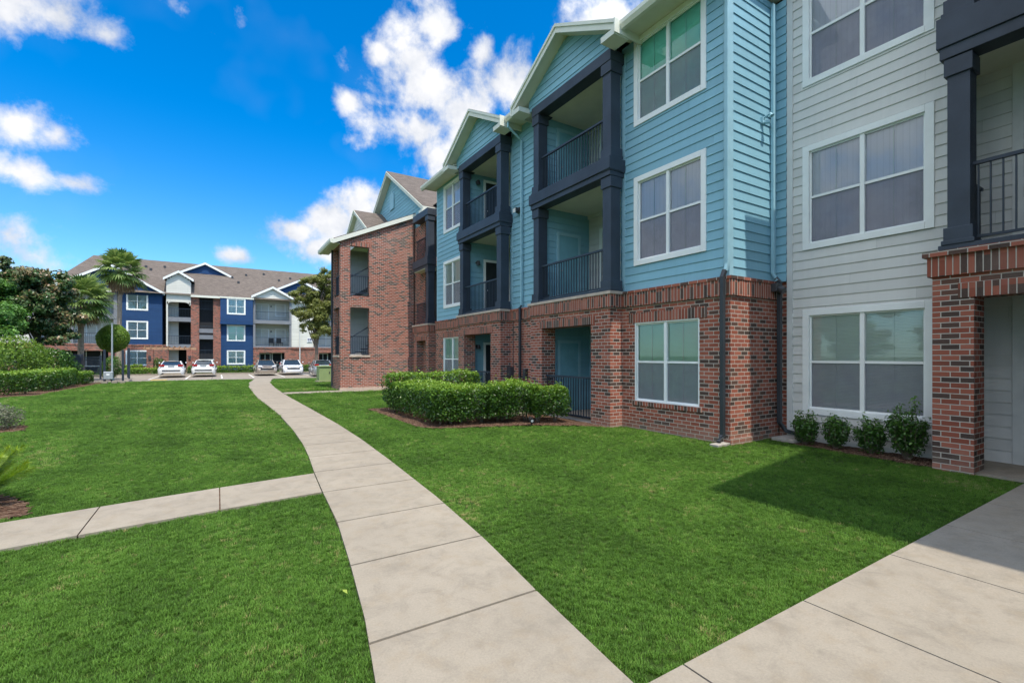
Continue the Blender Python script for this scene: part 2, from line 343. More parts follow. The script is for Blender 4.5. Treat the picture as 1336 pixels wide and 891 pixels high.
def islands(mb, name, mat, parent, bevel=0, tol=.03):
    """build one object for every group of touching faces"""
    V = np.array(mb.v); lo = np.array([V[list(f)].min(0) for f in mb.f])-tol/2; hi = np.array([V[list(f)].max(0) for f in mb.f])+tol/2
    n = len(mb.f); lab = -np.ones(n, int); k = 0
    for i in range(n):
        if lab[i] >= 0: continue
        lab[i] = k; st = [i]
        while st:
            j = st.pop(); m = (lab < 0) & (lo <= hi[j]).all(1) & (hi >= lo[j]).all(1); q = np.nonzero(m)[0]; lab[q] = k; st += list(q)
        k += 1
    out = []
    for c in range(k):
        o = MB(); mp = {}
        for i in np.nonzero(lab == c)[0]:
            o.f.append(tuple(mp.setdefault(x, len(mp)) for x in mb.f[i]))
        o.v = [None]*len(mp)
        for a, b in mp.items(): o.v[b] = mb.v[a]
        out.append(o.build(name, mat, parent, bevel))
    return out
def tag(o, label=None, cat=None, group=None, kind=None):
    if label: o['label'] = label
    if cat: o['category'] = cat
    if group: o['group'] = group
    if kind: o['kind'] = kind
    return o
def thing(name, loc, label, cat, group=None):
    o = bpy.data.objects.new(name, None); C.objects.link(o); o.location = loc; o.empty_display_size = .3
    return tag(o, label, cat, group)
def copy_tree(src, loc, label=None, rz=None):
    r = src.copy(); C.objects.link(r); r.location = loc
    if rz is not None: r.rotation_euler = (0, 0, rz)
    if label: r['label'] = label
    for ch in list(src.children):
        c = ch.copy(); C.objects.link(c); c.parent = r
        for g in list(ch.children):
            d = g.copy(); C.objects.link(d); d.parent = c
    return r
bpy.context.view_layer.update()

# plane helper: axis 'X' -> plane X=c, a runs along Y ; axis 'Y' -> plane Y=c, a runs along X. d = distance outwards (towards the viewer, negative axis)
def pt(axis, c, a, z, d=0): return (c-d, a, z) if axis == 'X' else (a, c-d, z)
def pbox(mb, axis, c, a0, a1, z0, z1, d0, d1):
    p = pt(axis, c, a0, z0, d0); q = pt(axis, c, a1, z1, d1); mb.box(p[0], q[0], p[1], q[1], p[2], q[2]); return mb
def pquad(mb, axis, c, a0, a1, z0, z1, d=0, db=None, rev=False):
    db = d if db is None else db
    q = [pt(axis, c, a0, z0, db), pt(axis, c, a1, z0, db), pt(axis, c, a1, z1, d), pt(axis, c, a0, z1, d)]
    if axis == 'X': q.reverse()
    if rev: q.reverse()
    mb.quad(*q)
def cuts(lo, hi, vals): return sorted({lo, hi, *[v for v in vals if lo < v < hi]})
def boards(mb, axis, c, a0, a1, z0, z1, openings=(), step=.18, t=.017, rev=False, clip=None):
    k0 = math.floor(z0/step)
    sg = -1 if rev else 1
    for k in range(k0, int(math.ceil(z1/step))):
        b0, b1 = max(z0, k*step), min(z1, (k+1)*step)
        if b1-b0 < .004: continue
        zs = cuts(b0, b1, [v for o in openings for v in (o[2], o[3])])
        for s0, s1 in zip(zs, zs[1:]):
            zm = (s0+s1)/2; A0, A1 = a0, a1
            if clip:
                r = clip(zm)
                if r is None: continue
                A0, A1 = max(a0, r[0]), min(a1, r[1])
                if A1-A0 < .02: continue
            xs = cuts(A0, A1, [v for o in openings for v in (o[0], o[1])])
            for x0, x1 in zip(xs, xs[1:]):
                xm = (x0+x1)/2
                if any(o[0] < xm < o[1] and o[2] < zm < o[3] for o in openings): continue
                fb = t*(1-(s0-k*step)/step)+.003; ft = t*(1-(s1-k*step)/step)+.003
                pquad(mb, axis, c, x0, x1, s0, s1, sg*ft, sg*fb, rev)
                if s0 == k*step:
                    q = [pt(axis, c, x0, s0, 0), pt(axis, c, x1, s0, 0), pt(axis, c, x1, s0, sg*fb), pt(axis, c, x0, s0, sg*fb)]
                    mb.quad(*q)
def flatwall(mb, axis, c, a0, a1, z0, z1, openings=(), reveal=0, d=0):
    zs = cuts(z0, z1, [v for o in openings for v in (o[2], o[3])]); xs = cuts(a0, a1, [v for o in openings for v in (o[0], o[1])])
    for s0, s1 in zip(zs, zs[1:]):
        for x0, x1 in zip(xs, xs[1:]):
            if any(o[0] < (x0+x1)/2 < o[1] and o[2] < (s0+s1)/2 < o[3] for o in openings): continue
            pquad(mb, axis, c, x0, x1, s0, s1, d)
    if reveal:
        for o in openings:
            A0, A1, Z0, Z1 = max(o[0], a0), min(o[1], a1), max(o[2], z0), min(o[3], z1)
            P = lambda a, z, dd: pt(axis, c, a, z, dd)
            if o[2] >= z0: mb.quad(P(A0, Z0, d), P(A1, Z0, d), P(A1, Z0, -reveal), P(A0, Z0, -reveal))
            if o[3] <= z1: mb.quad(P(A0, Z1, d), P(A1, Z1, d), P(A1, Z1, -reveal), P(A0, Z1, -reveal))
            mb.quad(P(A0, Z0, d), P(A0, Z1, d), P(A0, Z1, -reveal), P(A0, Z0, -reveal))
            mb.quad(P(A1, Z0, d), P(A1, Z1, d), P(A1, Z1, -reveal), P(A1, Z0, -reveal))

def window(parent, axis, c, a0, a1, z0, z1, trim=.115, blind='blindw', glass='glass', units=2, recess=.03, screen=True, low=False, muntin=True, label=None):
    """a pair of double-hung windows; a0..a1, z0..z1 is the outer edge of the trim"""
    t = MB(); w = trim; dd = .035
    if trim > .03:
        pbox(t, axis, c, a0, a0+w, z0, z1, -.02, dd); pbox(t, axis, c, a1-w, a1, z0, z1, -.02, dd)
        pbox(t, axis, c, a0+w, a1-w, z1-w, z1, -.02, dd+.004); pbox(t, axis, c, a0+w, a1-w, z0, z0+w, -.02, dd+.006)
    else:
        pbox(t, axis, c, a0, a0+w, z0, z1, -.09, .0); pbox(t, axis, c, a1-w, a1, z0, z1, -.09, .0)
        pbox(t, axis, c, a0+w, a1-w, z1-w, z1, -.09, .0); pbox(t, axis, c, a0+w, a1-w, z0, z0+w, -.09, .0)
    o = t.build('window', M['white'], parent, .004 if not low else 0)
    if label: o['label'] = label
    A0, A1, Z0, Z1 = a0+w, a1-w, z0+w, z1-w; zm = (Z0+Z1)/2
    base = -recess if trim > .03 else -.06
    sash = MB(); gl = MB(); sc = MB(); bl = MB(); step = (A1-A0)/units
    for u in range(units):
        x0, x1 = A0+u*step, A0+(u+1)*step
        f = .028
        if u: pbox(sash, axis, c, x0-.035, x0+.035, Z0, Z1, base-.03, base+.045)
        pbox(sash, axis, c, x0, x0+f, Z0, Z1, base-.02, base+.02); pbox(sash, axis, c, x1-f, x1, Z0, Z1, base-.02, base+.02)
        pbox(sash, axis, c, x0+f, x1-f, Z0, Z0+f, base-.02, base+.02); pbox(sash, axis, c, x0+f, x1-f, Z1-f, Z1, base-.02, base+.02)
        pbox(sash, axis, c, x0+f, x1-f, zm-.022, zm+.022, base-.02, base+.026)
        if muntin: pbox(sash, axis, c, (x0+x1)/2-.007, (x0+x1)/2+.007, Z0+f, Z1-f, base-.022, base-.010)
    pquad(gl, axis, c, A0, A1, Z0, Z1, base-.004)
    pquad(bl, axis, c, A0, A1, Z0-.01, Z1+.01, base-.034)
    sash.build('sash', M['white'], o)
    gl.build('glass', M[glass], o)
    if screen:
        pquad(sc, axis, c, A0+f, A1-f, Z0+f, zm-.02, base+.008); sc.build('insect_screen', M['screen'], o)
    bl.build('blind', M[blind], o)
    return o

def railing(parent, pts, z0, zt, gap=.105, name='railing'):
    mb = MB()
    for (p, q) in zip(pts, pts[1:]):
        P, Q = Vector((*p, 0)), Vector((*q, 0)); L_ = (Q-P).length; n = max(1, int(L_/gap)); dx = abs(P.x-Q.x) > abs(P.y-Q.y)
        def bar(a, b, z_0, z_1, h):
            if dx: mb.box(a.x, b.x, a.y-h, a.y+h, z_0, z_1)
            else: mb.box(a.x-h, a.x+h, a.y, b.y, z_0, z_1)
        bar(P, Q, zt-.045, zt, .03); bar(P, Q, z0+.07, z0+.105, .018)
        for i in range(n+1):
            c = P.lerp(Q, (i+.5)/(n+1)); mb.box(c.x-.009, c.x+.009, c.y-.009, c.y+.009, z0+.105, zt-.045)
    return mb.build(name, M['rail'], parent)

def post(parent, x0, x1, y0, y1, z0, z1):
    mb = MB(); mb.box(x0, x1, y0, y1, z0, z1)
    mb.box(x0-.035, x1+.03, y0-.035, y1+.035, z0, z0+.24); mb.box(x0-.03, x1+.03, y0-.03, y1+.03, z1-.26, z1-.02); mb.box(x0-.055, x1+.03, y0-.055, y1+.055, z0, z0+.06)
    return mb.build('post', M['dark'], parent, .006)

def walllamp(parent, x, y, z, axis='Y'):
    mb = MB()
    if axis == 'Y':
        mb.tube([(x, y, z), (x, y-.03, z)], .06, 12); mb.tube([(x, y-.03, z), (x, y-.12, z+.03)], .012, 6); mb.tube([(x, y-.12, z+.05), (x, y-.12, z-.1)], [.05, .085], 12)
    else:
        mb.tube([(x, y, z), (x-.03, y, z)], .06, 12); mb.tube([(x-.03, y, z), (x-.12, y, z+.03)], .012, 6); mb.tube([(x-.12, y, z+.05), (x-.12, y, z-.1)], [.05, .085], 12)
    return mb.build('wall_lamp', M['lamp'], parent)

def doorpart(parent, axis, c, a0, a1, z0, z1, frame, leaf, knob=True, glassy=False, name='door'):
    mb = MB(); w = .09
    pbox(mb, axis, c, a0, a0+w, z0, z1, 0, .043); pbox(mb, axis, c, a1-w, a1, z0, z1, 0, .043); pbox(mb, axis, c, a0+w, a1-w, z1-w, z1, 0, .045)
    fr = mb.build('door_frame', M[frame], parent, .003)
    lf = MB(); pbox(lf, axis, c, a0+w, a1-w, z0, z1-w, .0, .028)
    if leaf != 'ddoor':
        for (u0, u1) in ((.12, .47), (.53, .88)):
            for (s0, s1) in ((.06, .5), (.56, .93)):
                W_ = a1-a0-2*w; H_ = z1-z0-w
                pbox(lf, axis, c, a0+w+W_*u0, a0+w+W_*u1, z0+H_*s0, z0+H_*s1, .028, .033)
    l = lf.build(name, M[leaf], parent, .003)
    if knob:
        p = pt(axis, c, a0+w+.07, z0+.95, .012); q = pt(axis, c, a0+w+.07, z0+.95, .07)
        MB().tube([p, q], [.02, .028], 8).build('door_knob', M['metal'], parent)
    return l

# ------------------------------------------------------------------ ground
def sheet(name, polys, z, mat, kind='structure', thick=0, slope=False):
    mb = MB()
    for p in polys:
        if thick: mb.prism([(x, y, z-thick+(hz(y) if slope else 0)) for x, y in p], (0, 0, thick))
        else: mb.quad(*[(x, y, z+(hz(y) if slope else 0)) for x, y in p])
    o = mb.build(name, mat); tag(o, kind=kind); return o
sheet('ground', [[(-900, -900), (900, -900), (900, 900), (-900, 900)]], -.45, M['lawn'])
# gently uneven lawn sheet
def hz(y):
    u = min(1, max(0, (y-22)/22)); return -.25*u*u*(3-2*u)
def lawn_h(x, y):
    return hz(y)-.028 + .012*mnoise.noise(Vector((x*.5, y*.5, 0)))
def make_lawn():
    xs = np.arange(-24, 11.01, .5); ys = np.arange(-6, 43.1, .5); mb = MB()
    for y in ys:
        for x in xs: mb.v.append((x, y, lawn_h(x, y)))
    nx = len(xs)
    for j in range(len(ys)-1):
        for i in range(nx-1): mb.f.append((j*nx+i, j*nx+i+1, (j+1)*nx+i+1, (j+1)*nx+i))
    o = mb.build('lawn', M['lawn'], smooth=True); tag(o, kind='structure')
make_lawn()
WL = [(.2, -6), (.35, -1), (.5, 1.2), (.62, 2.1), (.76, 2.9), (.87, 3.76), (.98, 4.75), (1.05, 5.89), (1.13, 6.97), (1.23, 8.06), (1.31, 9.2), (1.38, 11.1), (1.42, 14.1), (1.37, 17), (1.29, 19.9), (1.30, 23.4), (1.42, 29.2), (1.75, 35.4), (2.32, 41.1), (2.5, 42.8)]
WR = [(1.62, -6), (1.66, .1), (1.72, 1.60), (1.84, 2.6), (1.98, 3.61), (2.11, 4.98), (2.24, 7.1), (2.34, 9.2), (2.39, 11.6), (2.38, 16), (2.36, 19.2), (2.37, 22.7), (2.51, 27.35), (2.87, 33.8), (3.63, 41.4), (3.9, 42.8)]
def lin(tab, y): return float(np.interp(y, [t[1] for t in tab], [t[0] for t in tab]))
def lerp_edge(y0, y1, n=4):
    ys = [y0+(y1-y0)*i/n for i in range(n+1)]
    return [(lin(WR, y), y) for y in ys], [(lin(WL, y), y) for y in reversed(ys)]
J = [-6, -4.4, -2.9, -1.4, .05, 1.55, 2.64, 3.70, 4.73, 5.86, 6.93] + [6.93+1.08*k for k in range(1, 33)] + [42.8]
slabs = []
for a, b in zip(J, J[1:]):
    if b-a < .1: continue
    r, l = lerp_edge(a+.011, b-.011); slabs.append(r+l)
r_, l_ = lerp_edge(-6, 42.8, 60)
_sh = [[l_[-1-i], r_[i], r_[i+1], l_[-2-i]] for i in range(60)]
sheet('path_base', _sh, -.014, paint('joint_soil', (.07, .05, .035), .95, .4, 20), thick=.05, slope=True)
tag(sheet('path', slabs, 0, M['concrete'], thick=.09, slope=True), 'pale concrete path curving away between the lawns to the car park')
# branch path to the left
def xw(x): # lower, upper Y
    return 5.88+(x-1.05)*.10-.012*(x-1.05)**2, 6.87+(x-1.05)*.125-.012*(x-1.05)**2
bl = []
bx = [1.06, .02, -1.06, -2.1, -3.2, -4.3, -5.4, -6.5, -7.6, -8.7, -9.8, -10.9, -12]
for a, b in zip(bx, bx[1:]):
    q = []
    for k in range(4): x = a-.006+(b-a+.012)*k/3; q.append((x, xw(x)[1]))
    for k in range(3, -1, -1): x = a-.006+(b-a+.012)*k/3; q.append((x, xw(x)[0]))
    if a > 1: q[0] = (lin(WL, q[0][1])-.012, q[0][1]); q[-1] = (lin(WL, q[-1][1])-.012, q[-1][1])
    bl.append(q)
sheet('side_path_base', [[(1.0, xw(1)[0]+.01), (1.0, xw(1)[1]-.01)]+[(x, xw(x)[1]-.01) for x in np.arange(0, -12, -1.)]+[(x, xw(x)[0]+.01) for x in np.arange(-11, 1, 1.)]], -.014, M['mulch'])
sheet('entry_path_base', [[(1.8, .07), (12, .07), (12, 1.59), (1.8, 1.59)]], -.014, M['mulch'])
tag(sheet('side_path', bl, 0, M['concrete'], thick=.09), 'narrow concrete path branching off to the left')
er = []; ex = [1.75, 2.05, 3.25, 4.6, 5.85, 7.1, 8.35, 9.6, 10.9, 12.2]
for a, b in zip(ex, ex[1:]):
    er.append([(a+.006, .06), (b-.006, .06), (b-.006, 1.60), (a+.006, 1.60)])
tag(sheet('entry_path', er, 0, M['concrete'], thick=.09), 'concrete walkway leading right to the breezeway')
sheet('breezeway_floor', [[(8.78, 1.612), (14, 1.612), (14, 2.75), (9.4, 2.75), (9.4, 2.5), (8.78, 2.5)]], .0, M['concrete'], thick=.09)
sheet('block_path', [[(2.40, 21.75), (8.3, 21.75), (8.3, 22.68), (2.40, 22.68)]], 0, M['concrete'], thick=.07)
pk = []
for i, x in enumerate(np.arange(-34, 46, 4.2)):
    pk.append([(x+.01, 42.8), (x+4.19, 42.8), (x+4.19, 49.0), (x+.01, 49.0)]); pk.append([(x+.01, 49.02), (x+4.19, 49.02), (x+4.19, 55.3), (x+.01, 55.3)])
sheet('car_park', pk, -.25, M['parking'], thick=.09)
sheet('kerb', [[(-34, 55.25), (46, 55.25), (46, 55.42), (-34, 55.42)]], -.12, M['concrete'], thick=.2)
sheet('far_planting_ground', [[(-34, 55.42), (46, 55.42), (46, 64), (-34, 64)]], -.2, M['lawn'], thick=.1)
sheet('entry_pavement', [[(-4.6, 55.5), (-2.6, 55.5), (-2.6, 62), (-4.6, 62)]], -.17, M['concrete'])
sheet('parking_lines', [[(x-.05, 45.2), (x+.05, 45.2), (x+.05, 53.2), (x-.05, 53.2)] for x in (-4.5, -2.15, .3, 2.6, 4.95, 7.3, 9.7)], -.244, M['linepaint'])
sheet('yellow_marking', [[(-4.3, 44.2), (-3.3, 44.2), (-3.3, 45.1), (-4.3, 45.1)]], -.243, M['yellow'])
def bumpy(name, poly, z, mat, label=None):
    # mulch bed as fine grid clipped to polygon
    import mathutils
    xs = [p[0] for p in poly]; ys = [p[1] for p in poly]; st = .07; mb = MB(); idx = {}
    def inside(x, y):
        c = False; n = len(poly)
        for i in range(n):
            x0, y0 = poly[i]; x1, y1 = poly[(i+1) % n]
            if (y0 > y) != (y1 > y) and x < (x1-x0)*(y-y0)/(y1-y0)+x0: c = not c
        return c
    def vid(i, j):
        if (i, j) not in idx:
            x = min(xs)+i*st; y = min(ys)+j*st
            idx[(i, j)] = len(mb.v); mb.v.append((x+rnd.uniform(-.02, .02), y+rnd.uniform(-.02, .02), z+hz(y)+rnd.uniform(-.006, .012)+.01*mnoise.noise(Vector((x*3, y*3, 5)))))
        return idx[(i, j)]
    for i in range(int((max(xs)-min(xs))/st)+1):
        for j in range(int((max(ys)-min(ys))/st)+1):
            if inside(min(xs)+(i+.5)*st, min(ys)+(j+.5)*st): mb.f.append((vid(i, j), vid(i+1, j), vid(i+1, j+1), vid(i, j+1)))
    o = mb.build(name, mat); tag(o, label, kind='structure'); return o
BEDS = [[(3.85, 10.2), (4.05, 9.75), (4.75, 9.5), (6, 9.1), (7.0, 8.4), (7.55, 7.7), (7.55, 14.6), (3.85, 14.4), (3.82, 12)],
        [(8.72, 2.5), (9.5, 2.5), (9.5, 5.1), (8.95, 5.05), (8.85, 4.2)],
        [(-1.6, 6.62), (-1.8, 7.3), (-2.3, 8.0), (-3.2, 9.0), (-4.2, 8.4), (-4.4, 6.9), (-3, 6.5)],
        [(-3.55, 14.2), (-3.7, 15.1), (-4.6, 15.6), (-6, 15.3), (-6.2, 13.9), (-4.6, 13.5)]]
for b in BEDS: bumpy('mulch_bed', b, -.01, M['mulch'])
bumpy('hedge_bed', [(-6.3, 26.8), (-6.35, 29), (-6.5, 38), (-6.5, 42.6), (-10, 42.7), (-10.5, 30), (-13, 26.5), (-9.6, 24)], -.01, M['mulch'])

def inpoly(P, poly):
    x, y = P[:, 0], P[:, 1]; c = np.zeros(len(P), bool); n = len(poly)
    for i in range(n):
        x0, y0 = poly[i]; x1, y1 = poly[(i+1) % n]
        if y0 == y1: continue
        m = ((y0 > y) != (y1 > y)) & (x < (x1-x0)*(y-y0)/(y1-y0)+x0); c ^= m
    return c
def make_grass():
    F = (math.sin(YAW), math.cos(YAW)); R = (math.cos(YAW), -math.sin(YAW)); pts = []; sc = []
    for (t0, t1, dens, s) in ((1.5, 4, 2100, 1.0), (4, 7, 1200, 1.1), (7, 12, 480, 1.4), (12, 20, 170, 2.0), (20, 36, 55, 3.0)):
        wid = 1.25*t1; area = (t1-t0)*2*wid; n = int(area*dens)
        d = rng.uniform(t0, t1, n); l = rng.uniform(-wid, wid, n); k = np.abs(l) < 1.2*d+.4; d, l = d[k], l[k]
        P = np.stack([d*F[0]+l*R[0], d*F[1]+l*R[1]], 1)
        m = (P[:, 1] < 42.7) & (P[:, 1] > -5)
        wl = np.interp(P[:, 1], [a[1] for a in WL], [a[0] for a in WL])-.008; wr = np.interp(P[:, 1], [a[1] for a in WR], [a[0] for a in WR])+.008
        m &= ~((P[:, 0] > wl) & (P[:, 0] < wr))
        lo = 5.88+(P[:, 0]-1.05)*.10-.012*(P[:, 0]-1.05)**2-.008; hi = 6.87+(P[:, 0]-1.05)*.125-.012*(P[:, 0]-1.05)**2+.008
        m &= ~((P[:, 0] < 1.2) & (P[:, 1] > lo) & (P[:, 1] < hi))
        m &= ~((P[:, 0] > 1.6) & (P[:, 1] > .05) & (P[:, 1] < 1.608)) & ~((P[:, 0] > 1.6) & (P[:, 1] < .06) & (P[:, 0] > 4.6))
        m &= ~((P[:, 0] > 8.68) & (P[:, 1] < 2.56)) & ~((P[:, 0] > 7.86) & (P[:, 1] > 5.08)) & ~((P[:, 0] > 7.5) & (P[:, 1] > 7.8))
        m &= ~((P[:, 0] > 2.38) & (P[:, 1] > 21.74) & (P[:, 1] < 22.75)) & ~((P[:, 0] > 4.8) & (P[:, 1] > 22.6) & (P[:, 1] < 25)) & (P[:, 0] < 9.4)
        for b in BEDS: m &= ~inpoly(P, b)
        m &= ~inpoly(P, [(-6.3, 26.8), (-6.35, 29), (-6.5, 38), (-6.5, 42.6), (-10, 42.7), (-10.5, 30), (-13, 26.5), (-9.6, 24)])
        P = P[m]; pts.append(P); sc.append(np.full(len(P), s)*rng.uniform(.7, 1.25, len(P)))
    P = np.concatenate(pts); s = np.concatenate(sc)
    # tuft mesh
    tv = []; tf = []; tr = []; r2 = random.Random(3)
    for i in range(14):
        an = r2.uniform(0, 6.28); rad = r2.uniform(0, .022); bx_, by_ = math.cos(an)*rad, math.sin(an)*rad
        la = r2.uniform(0, 6.28); h = r2.uniform(.012, .029); ln = r2.uniform(.007, .024); w = .0015
        dx, dy = math.cos(la), math.sin(la); px_, py_ = -dy*w, dx*w; k = len(tv)
        tv += [(bx_-px_, by_-py_, 0), (bx_+px_, by_+py_, 0), (bx_+dx*ln*.35+px_*.9, by_+dy*ln*.35+py_*.9, h*.62), (bx_+dx*ln*.35-px_*.9, by_+dy*ln*.35-py_*.9, h*.62), (bx_+dx*ln, by_+dy*ln, h)]
        tf += [(k, k+1, k+2, k+3), (k+3, k+2, k+4)]
    tm = bpy.data.meshes.new('grass_tuft'); tm.from_pydata(tv, [], tf); tm.materials.append(M['blade'])
    to = bpy.data.objects.new('grass_tuft', tm)
    me = bpy.data.meshes.new('grass'); n = len(P); z = np.array([lawn_h(x, y) for x, y in P])
    me.vertices.add(n); me.vertices.foreach_set('co', np.column_stack([P, z]).astype('f').ravel())
    a = me.attributes.new('sc', 'FLOAT', 'POINT'); a.data.foreach_set('value', s.astype('f'))
    tone = np.array([mnoise.noise(Vector((x*.55, y*.55, 3))) + .6*mnoise.noise(Vector((x*2.1, y*2.1, 9))) for x, y in P])
    a = me.attributes.new('rnd', 'FLOAT', 'POINT'); a.data.foreach_set('value', np.clip(.42+.42*tone+.07*np.sin((P[:, 0]+.05*P[:, 1])*2*math.pi/1.1)+rng.normal(0, .2, n), 0, 1).astype('f'))
    me.update(); go = bpy.data.objects.new('grass', me); C.objects.link(go); me.materials.append(M['blade'])
    tag(go, 'short mown grass on the lawns on both sides of the path', 'grass', kind='stuff')
    ng = bpy.data.node_groups.new('grass_scatter', 'GeometryNodeTree')
    ng.interface.new_socket('Geometry', in_out='INPUT', socket_type='NodeSocketGeometry'); ng.interface.new_socket('Geometry', in_out='OUTPUT', socket_type='NodeSocketGeometry')
    N = ng.nodes; L = ng.links; gi = N.new('NodeGroupInput'); gout = N.new('NodeGroupOutput')
    ip = N.new('GeometryNodeInstanceOnPoints'); oi = N.new('GeometryNodeObjectInfo'); oi.inputs['Object'].default_value = to
    rv = N.new('FunctionNodeRandomValue'); rv.data_type = 'FLOAT_VECTOR'; rv.inputs[0].default_value = (-.15, -.15, 0); rv.inputs[1].default_value = (.15, .15, 6.283)
    na = N.new('GeometryNodeInputNamedAttribute'); na.data_type = 'FLOAT'; na.inputs['Name'].default_value = 'sc'
    L.new(gi.outputs[0], ip.inputs['Points']); L.new(oi.outputs['Geometry'], ip.inputs['Instance']); L.new(rv.outputs[0], ip.inputs['Rotation']); L.new(na.outputs[0], ip.inputs['Scale'])
    L.new(ip.outputs[0], gout.inputs[0])
    md = go.modifiers.new('scatter', 'NODES'); md.node_group = ng
    # read the per-point attribute from the instancer
    for nd in M['blade'].node_tree.nodes:
        if nd.type == 'ATTRIBUTE': nd.attribute_type = 'INSTANCER'
make_grass()
# ------------------------------------------------------------------ main apartment building
XA, XB, XG = 7.89, 7.52, 9.5      # main facade, bay fronts, grey wall
YC, YE = 5.14, 18.71              # near corner, far end of the teal facade
ZB, Z3, ZS = 3.06, 6.06, 8.66     # brick top, third floor, soffit
B = thing('apartment_building', (8.7, 12, 0), 'near apartment building with brick ground floor, teal and grey siding and charcoal balconies', 'apartment building')
BW = MB(); SO = MB(); TS = MB(); GS = MB(); TT = MB(); SF = MB(); FA = MB(); SI = MB()
bays = [(7.84, 11.02, 8.49, 10.48), (12.70, 15.75, 13.34, 15.28)]     # y0,y1, opening
wins = [(5.66, 7.50, 3.60, 5.57), (5.66, 7.50, 6.71, 8.655), (16.30, 17.99, 3.53, 5.45), (16.30, 17.99, 6.60, 8.55)]
w1 = [(5.79, 7.45, .60, 2.33), (16.25, 17.95, .60, 2.33)]
# brick base
bo = [(a, b, c, d) for a, b, c, d in w1] + [(b[0]+.02, b[1]-.02, 0, ZB-.05) for b in bays]
flatwall(BW, 'X', XA, YC, YE, -.05, ZB-.36, bo, .12)
for b in bays:
    flatwall(BW, 'X', XB, b[0], b[1], -.05, ZB-.36, [(b[2], b[3], -.05, 2.34)], .45)
    BW.quad((XB, b[0], -.05), (XA, b[0], -.05), (XA, b[0], ZB-.36), (XB, b[0], ZB-.36)); BW.quad((XA, b[1], -.05), (XB, b[1], -.05), (XB, b[1], ZB-.36), (XA, b[1], ZB-.36))
    SO.box(XB-.045, XA, b[0]-.045, b[1]+.045, ZB-.36, ZB-.065); FA_ = MB()
    SI.box(XB-.07, XA, b[0]-.07, b[1]+.07, ZB-.065, ZB+.005)
    SO.box(XB-.012, XB+.1, b[2]-.14, b[3]+.14, 2.34, 2.56)
ys = [YC-.045, bays[0][0]-.045, bays[0][1]+.045, bays[1][0]-.045, bays[1][1]+.045, YE]
for a, b_ in ((ys[0], ys[1]), (ys[2], ys[3]), (ys[4], ys[5])):
    SO.box(XA-.045, XA+.1, a, b_, ZB-.36, ZB-.065)
    BW.box(XA-.06, XA+.1, a-.01, b_, ZB-.065, ZB-.01)
SO.box(XA+.1, 9.49, YC-.045, YC+.1, ZB-.36, ZB-.065); BW.box(XA+.1, 9.49, YC-.06, YC+.1, ZB-.065, ZB-.01)
for w in w1:
    SO.box(XA-.012, XA+.1, w[0]-.17, w[1]+.17, w[3]+.0, w[3]+.215)
    SO.box(XA-.035, XA+.02, w[0]-.06, w[1]+.06, w[2]-.09, w[2]-.002)
# return wall of the near corner (faces the camera side), brick
BW.quad((XA, YC, -.05), (9.49, YC, -.05), (9.49, YC, ZB-.36), (XA, YC, ZB-.36))
BW.box(XA-.03, XA+1.0, YC-.03, YC+.1, -.1, .09)
# teal siding
tb = wins + [(b[0]-.02, b[1]+.02, ZB, 9.0) for b in bays]
boards(TS, 'X', XA+.05, YC+.16, YE-.08, ZB, ZS, [(w[0]+.1, w[1]-.1, w[2]+.1, w[3]-.1) for w in wins] + [(b[0]+.05, b[1]-.05, ZB, 9.0) for b in bays])
boards(TS, 'Y', YC+.06, XA+.15, 9.34, ZB, 8.6)
boards(TS, 'X', 9.47, 4.97, YC+.06, ZB, 8.6)
TT.box(XA+.02, XA+.14, YC+.03, YC+.15, ZB-.01, ZS); TT.box(XA+.03, XA+.2, YE-.09, YE, ZB-.01, ZS); TT.box(9.34, 9.46, YC+.03, YC+.2, ZB-.01, 8.6)
for b in bays:
    for y in (b[0]-.02, b[1]+.02): TT.box(XA+.03, XA+.2, y-.05, y+.05, ZB, 8.5)
# grey siding
gw = [(2.73, 4.68, .50, 2.47), (2.73, 4.68, 3.60, 5.57), (2.73, 4.68, 6.70, 8.65)]
boards(GS, 'X', XG, 2.3, 4.86, .05, 8.9, [(w[0]+.1, w[1]-.1, w[2]+.1, w[3]-.1) for w in gw])
GT = MB(); GT.box(XG-.035, XG+.1, 4.86, 4.97, .02, 8.9); GT.box(XG-.02, XG+.1, 2.3, 4.86, -.1, .06)
BW.quad((XG+.02, 4.97, -.1), (XG+.02, YC, -.1), (XG+.02, YC, ZB), (XG+.02, 4.97, ZB))
# solid bulk behind everything so no light leaks: end walls, floors
BK = MB(); BK.box(XG+2.2, 18, -6, 24, 0, 8.6)
for b in bays:      # balcony recesses
    yi0, yi1 = b[0]+.06, b[1]-.26
    for z0, z1 in ((-.05, ZB-.35), (ZB+.0, Z3-.3), (Z3, 8.3)):
        boards(TS, 'Y', yi1, XB+.45 if z0 < 0 else XA-.05, 9.46, z0, z1)
        boards(TS, 'Y', yi0, XB+.4, 9.46, z0, z1, rev=True)
        if z0 < 0: boards(TS, 'X', 9.46, yi0, yi1, z0, z1)
        else: boards(GS, 'X', 9.46, yi0, yi1, z0, z1)
        SF.box(XB+.3, 9.46, yi0, yi1, z1-.0, z1+.05)
        GT.box(9.40, 9.44, yi0, yi1, z1-.09, z1)
    SI.box(XB+.05, 9.46, yi0, yi1, -.06, .0)
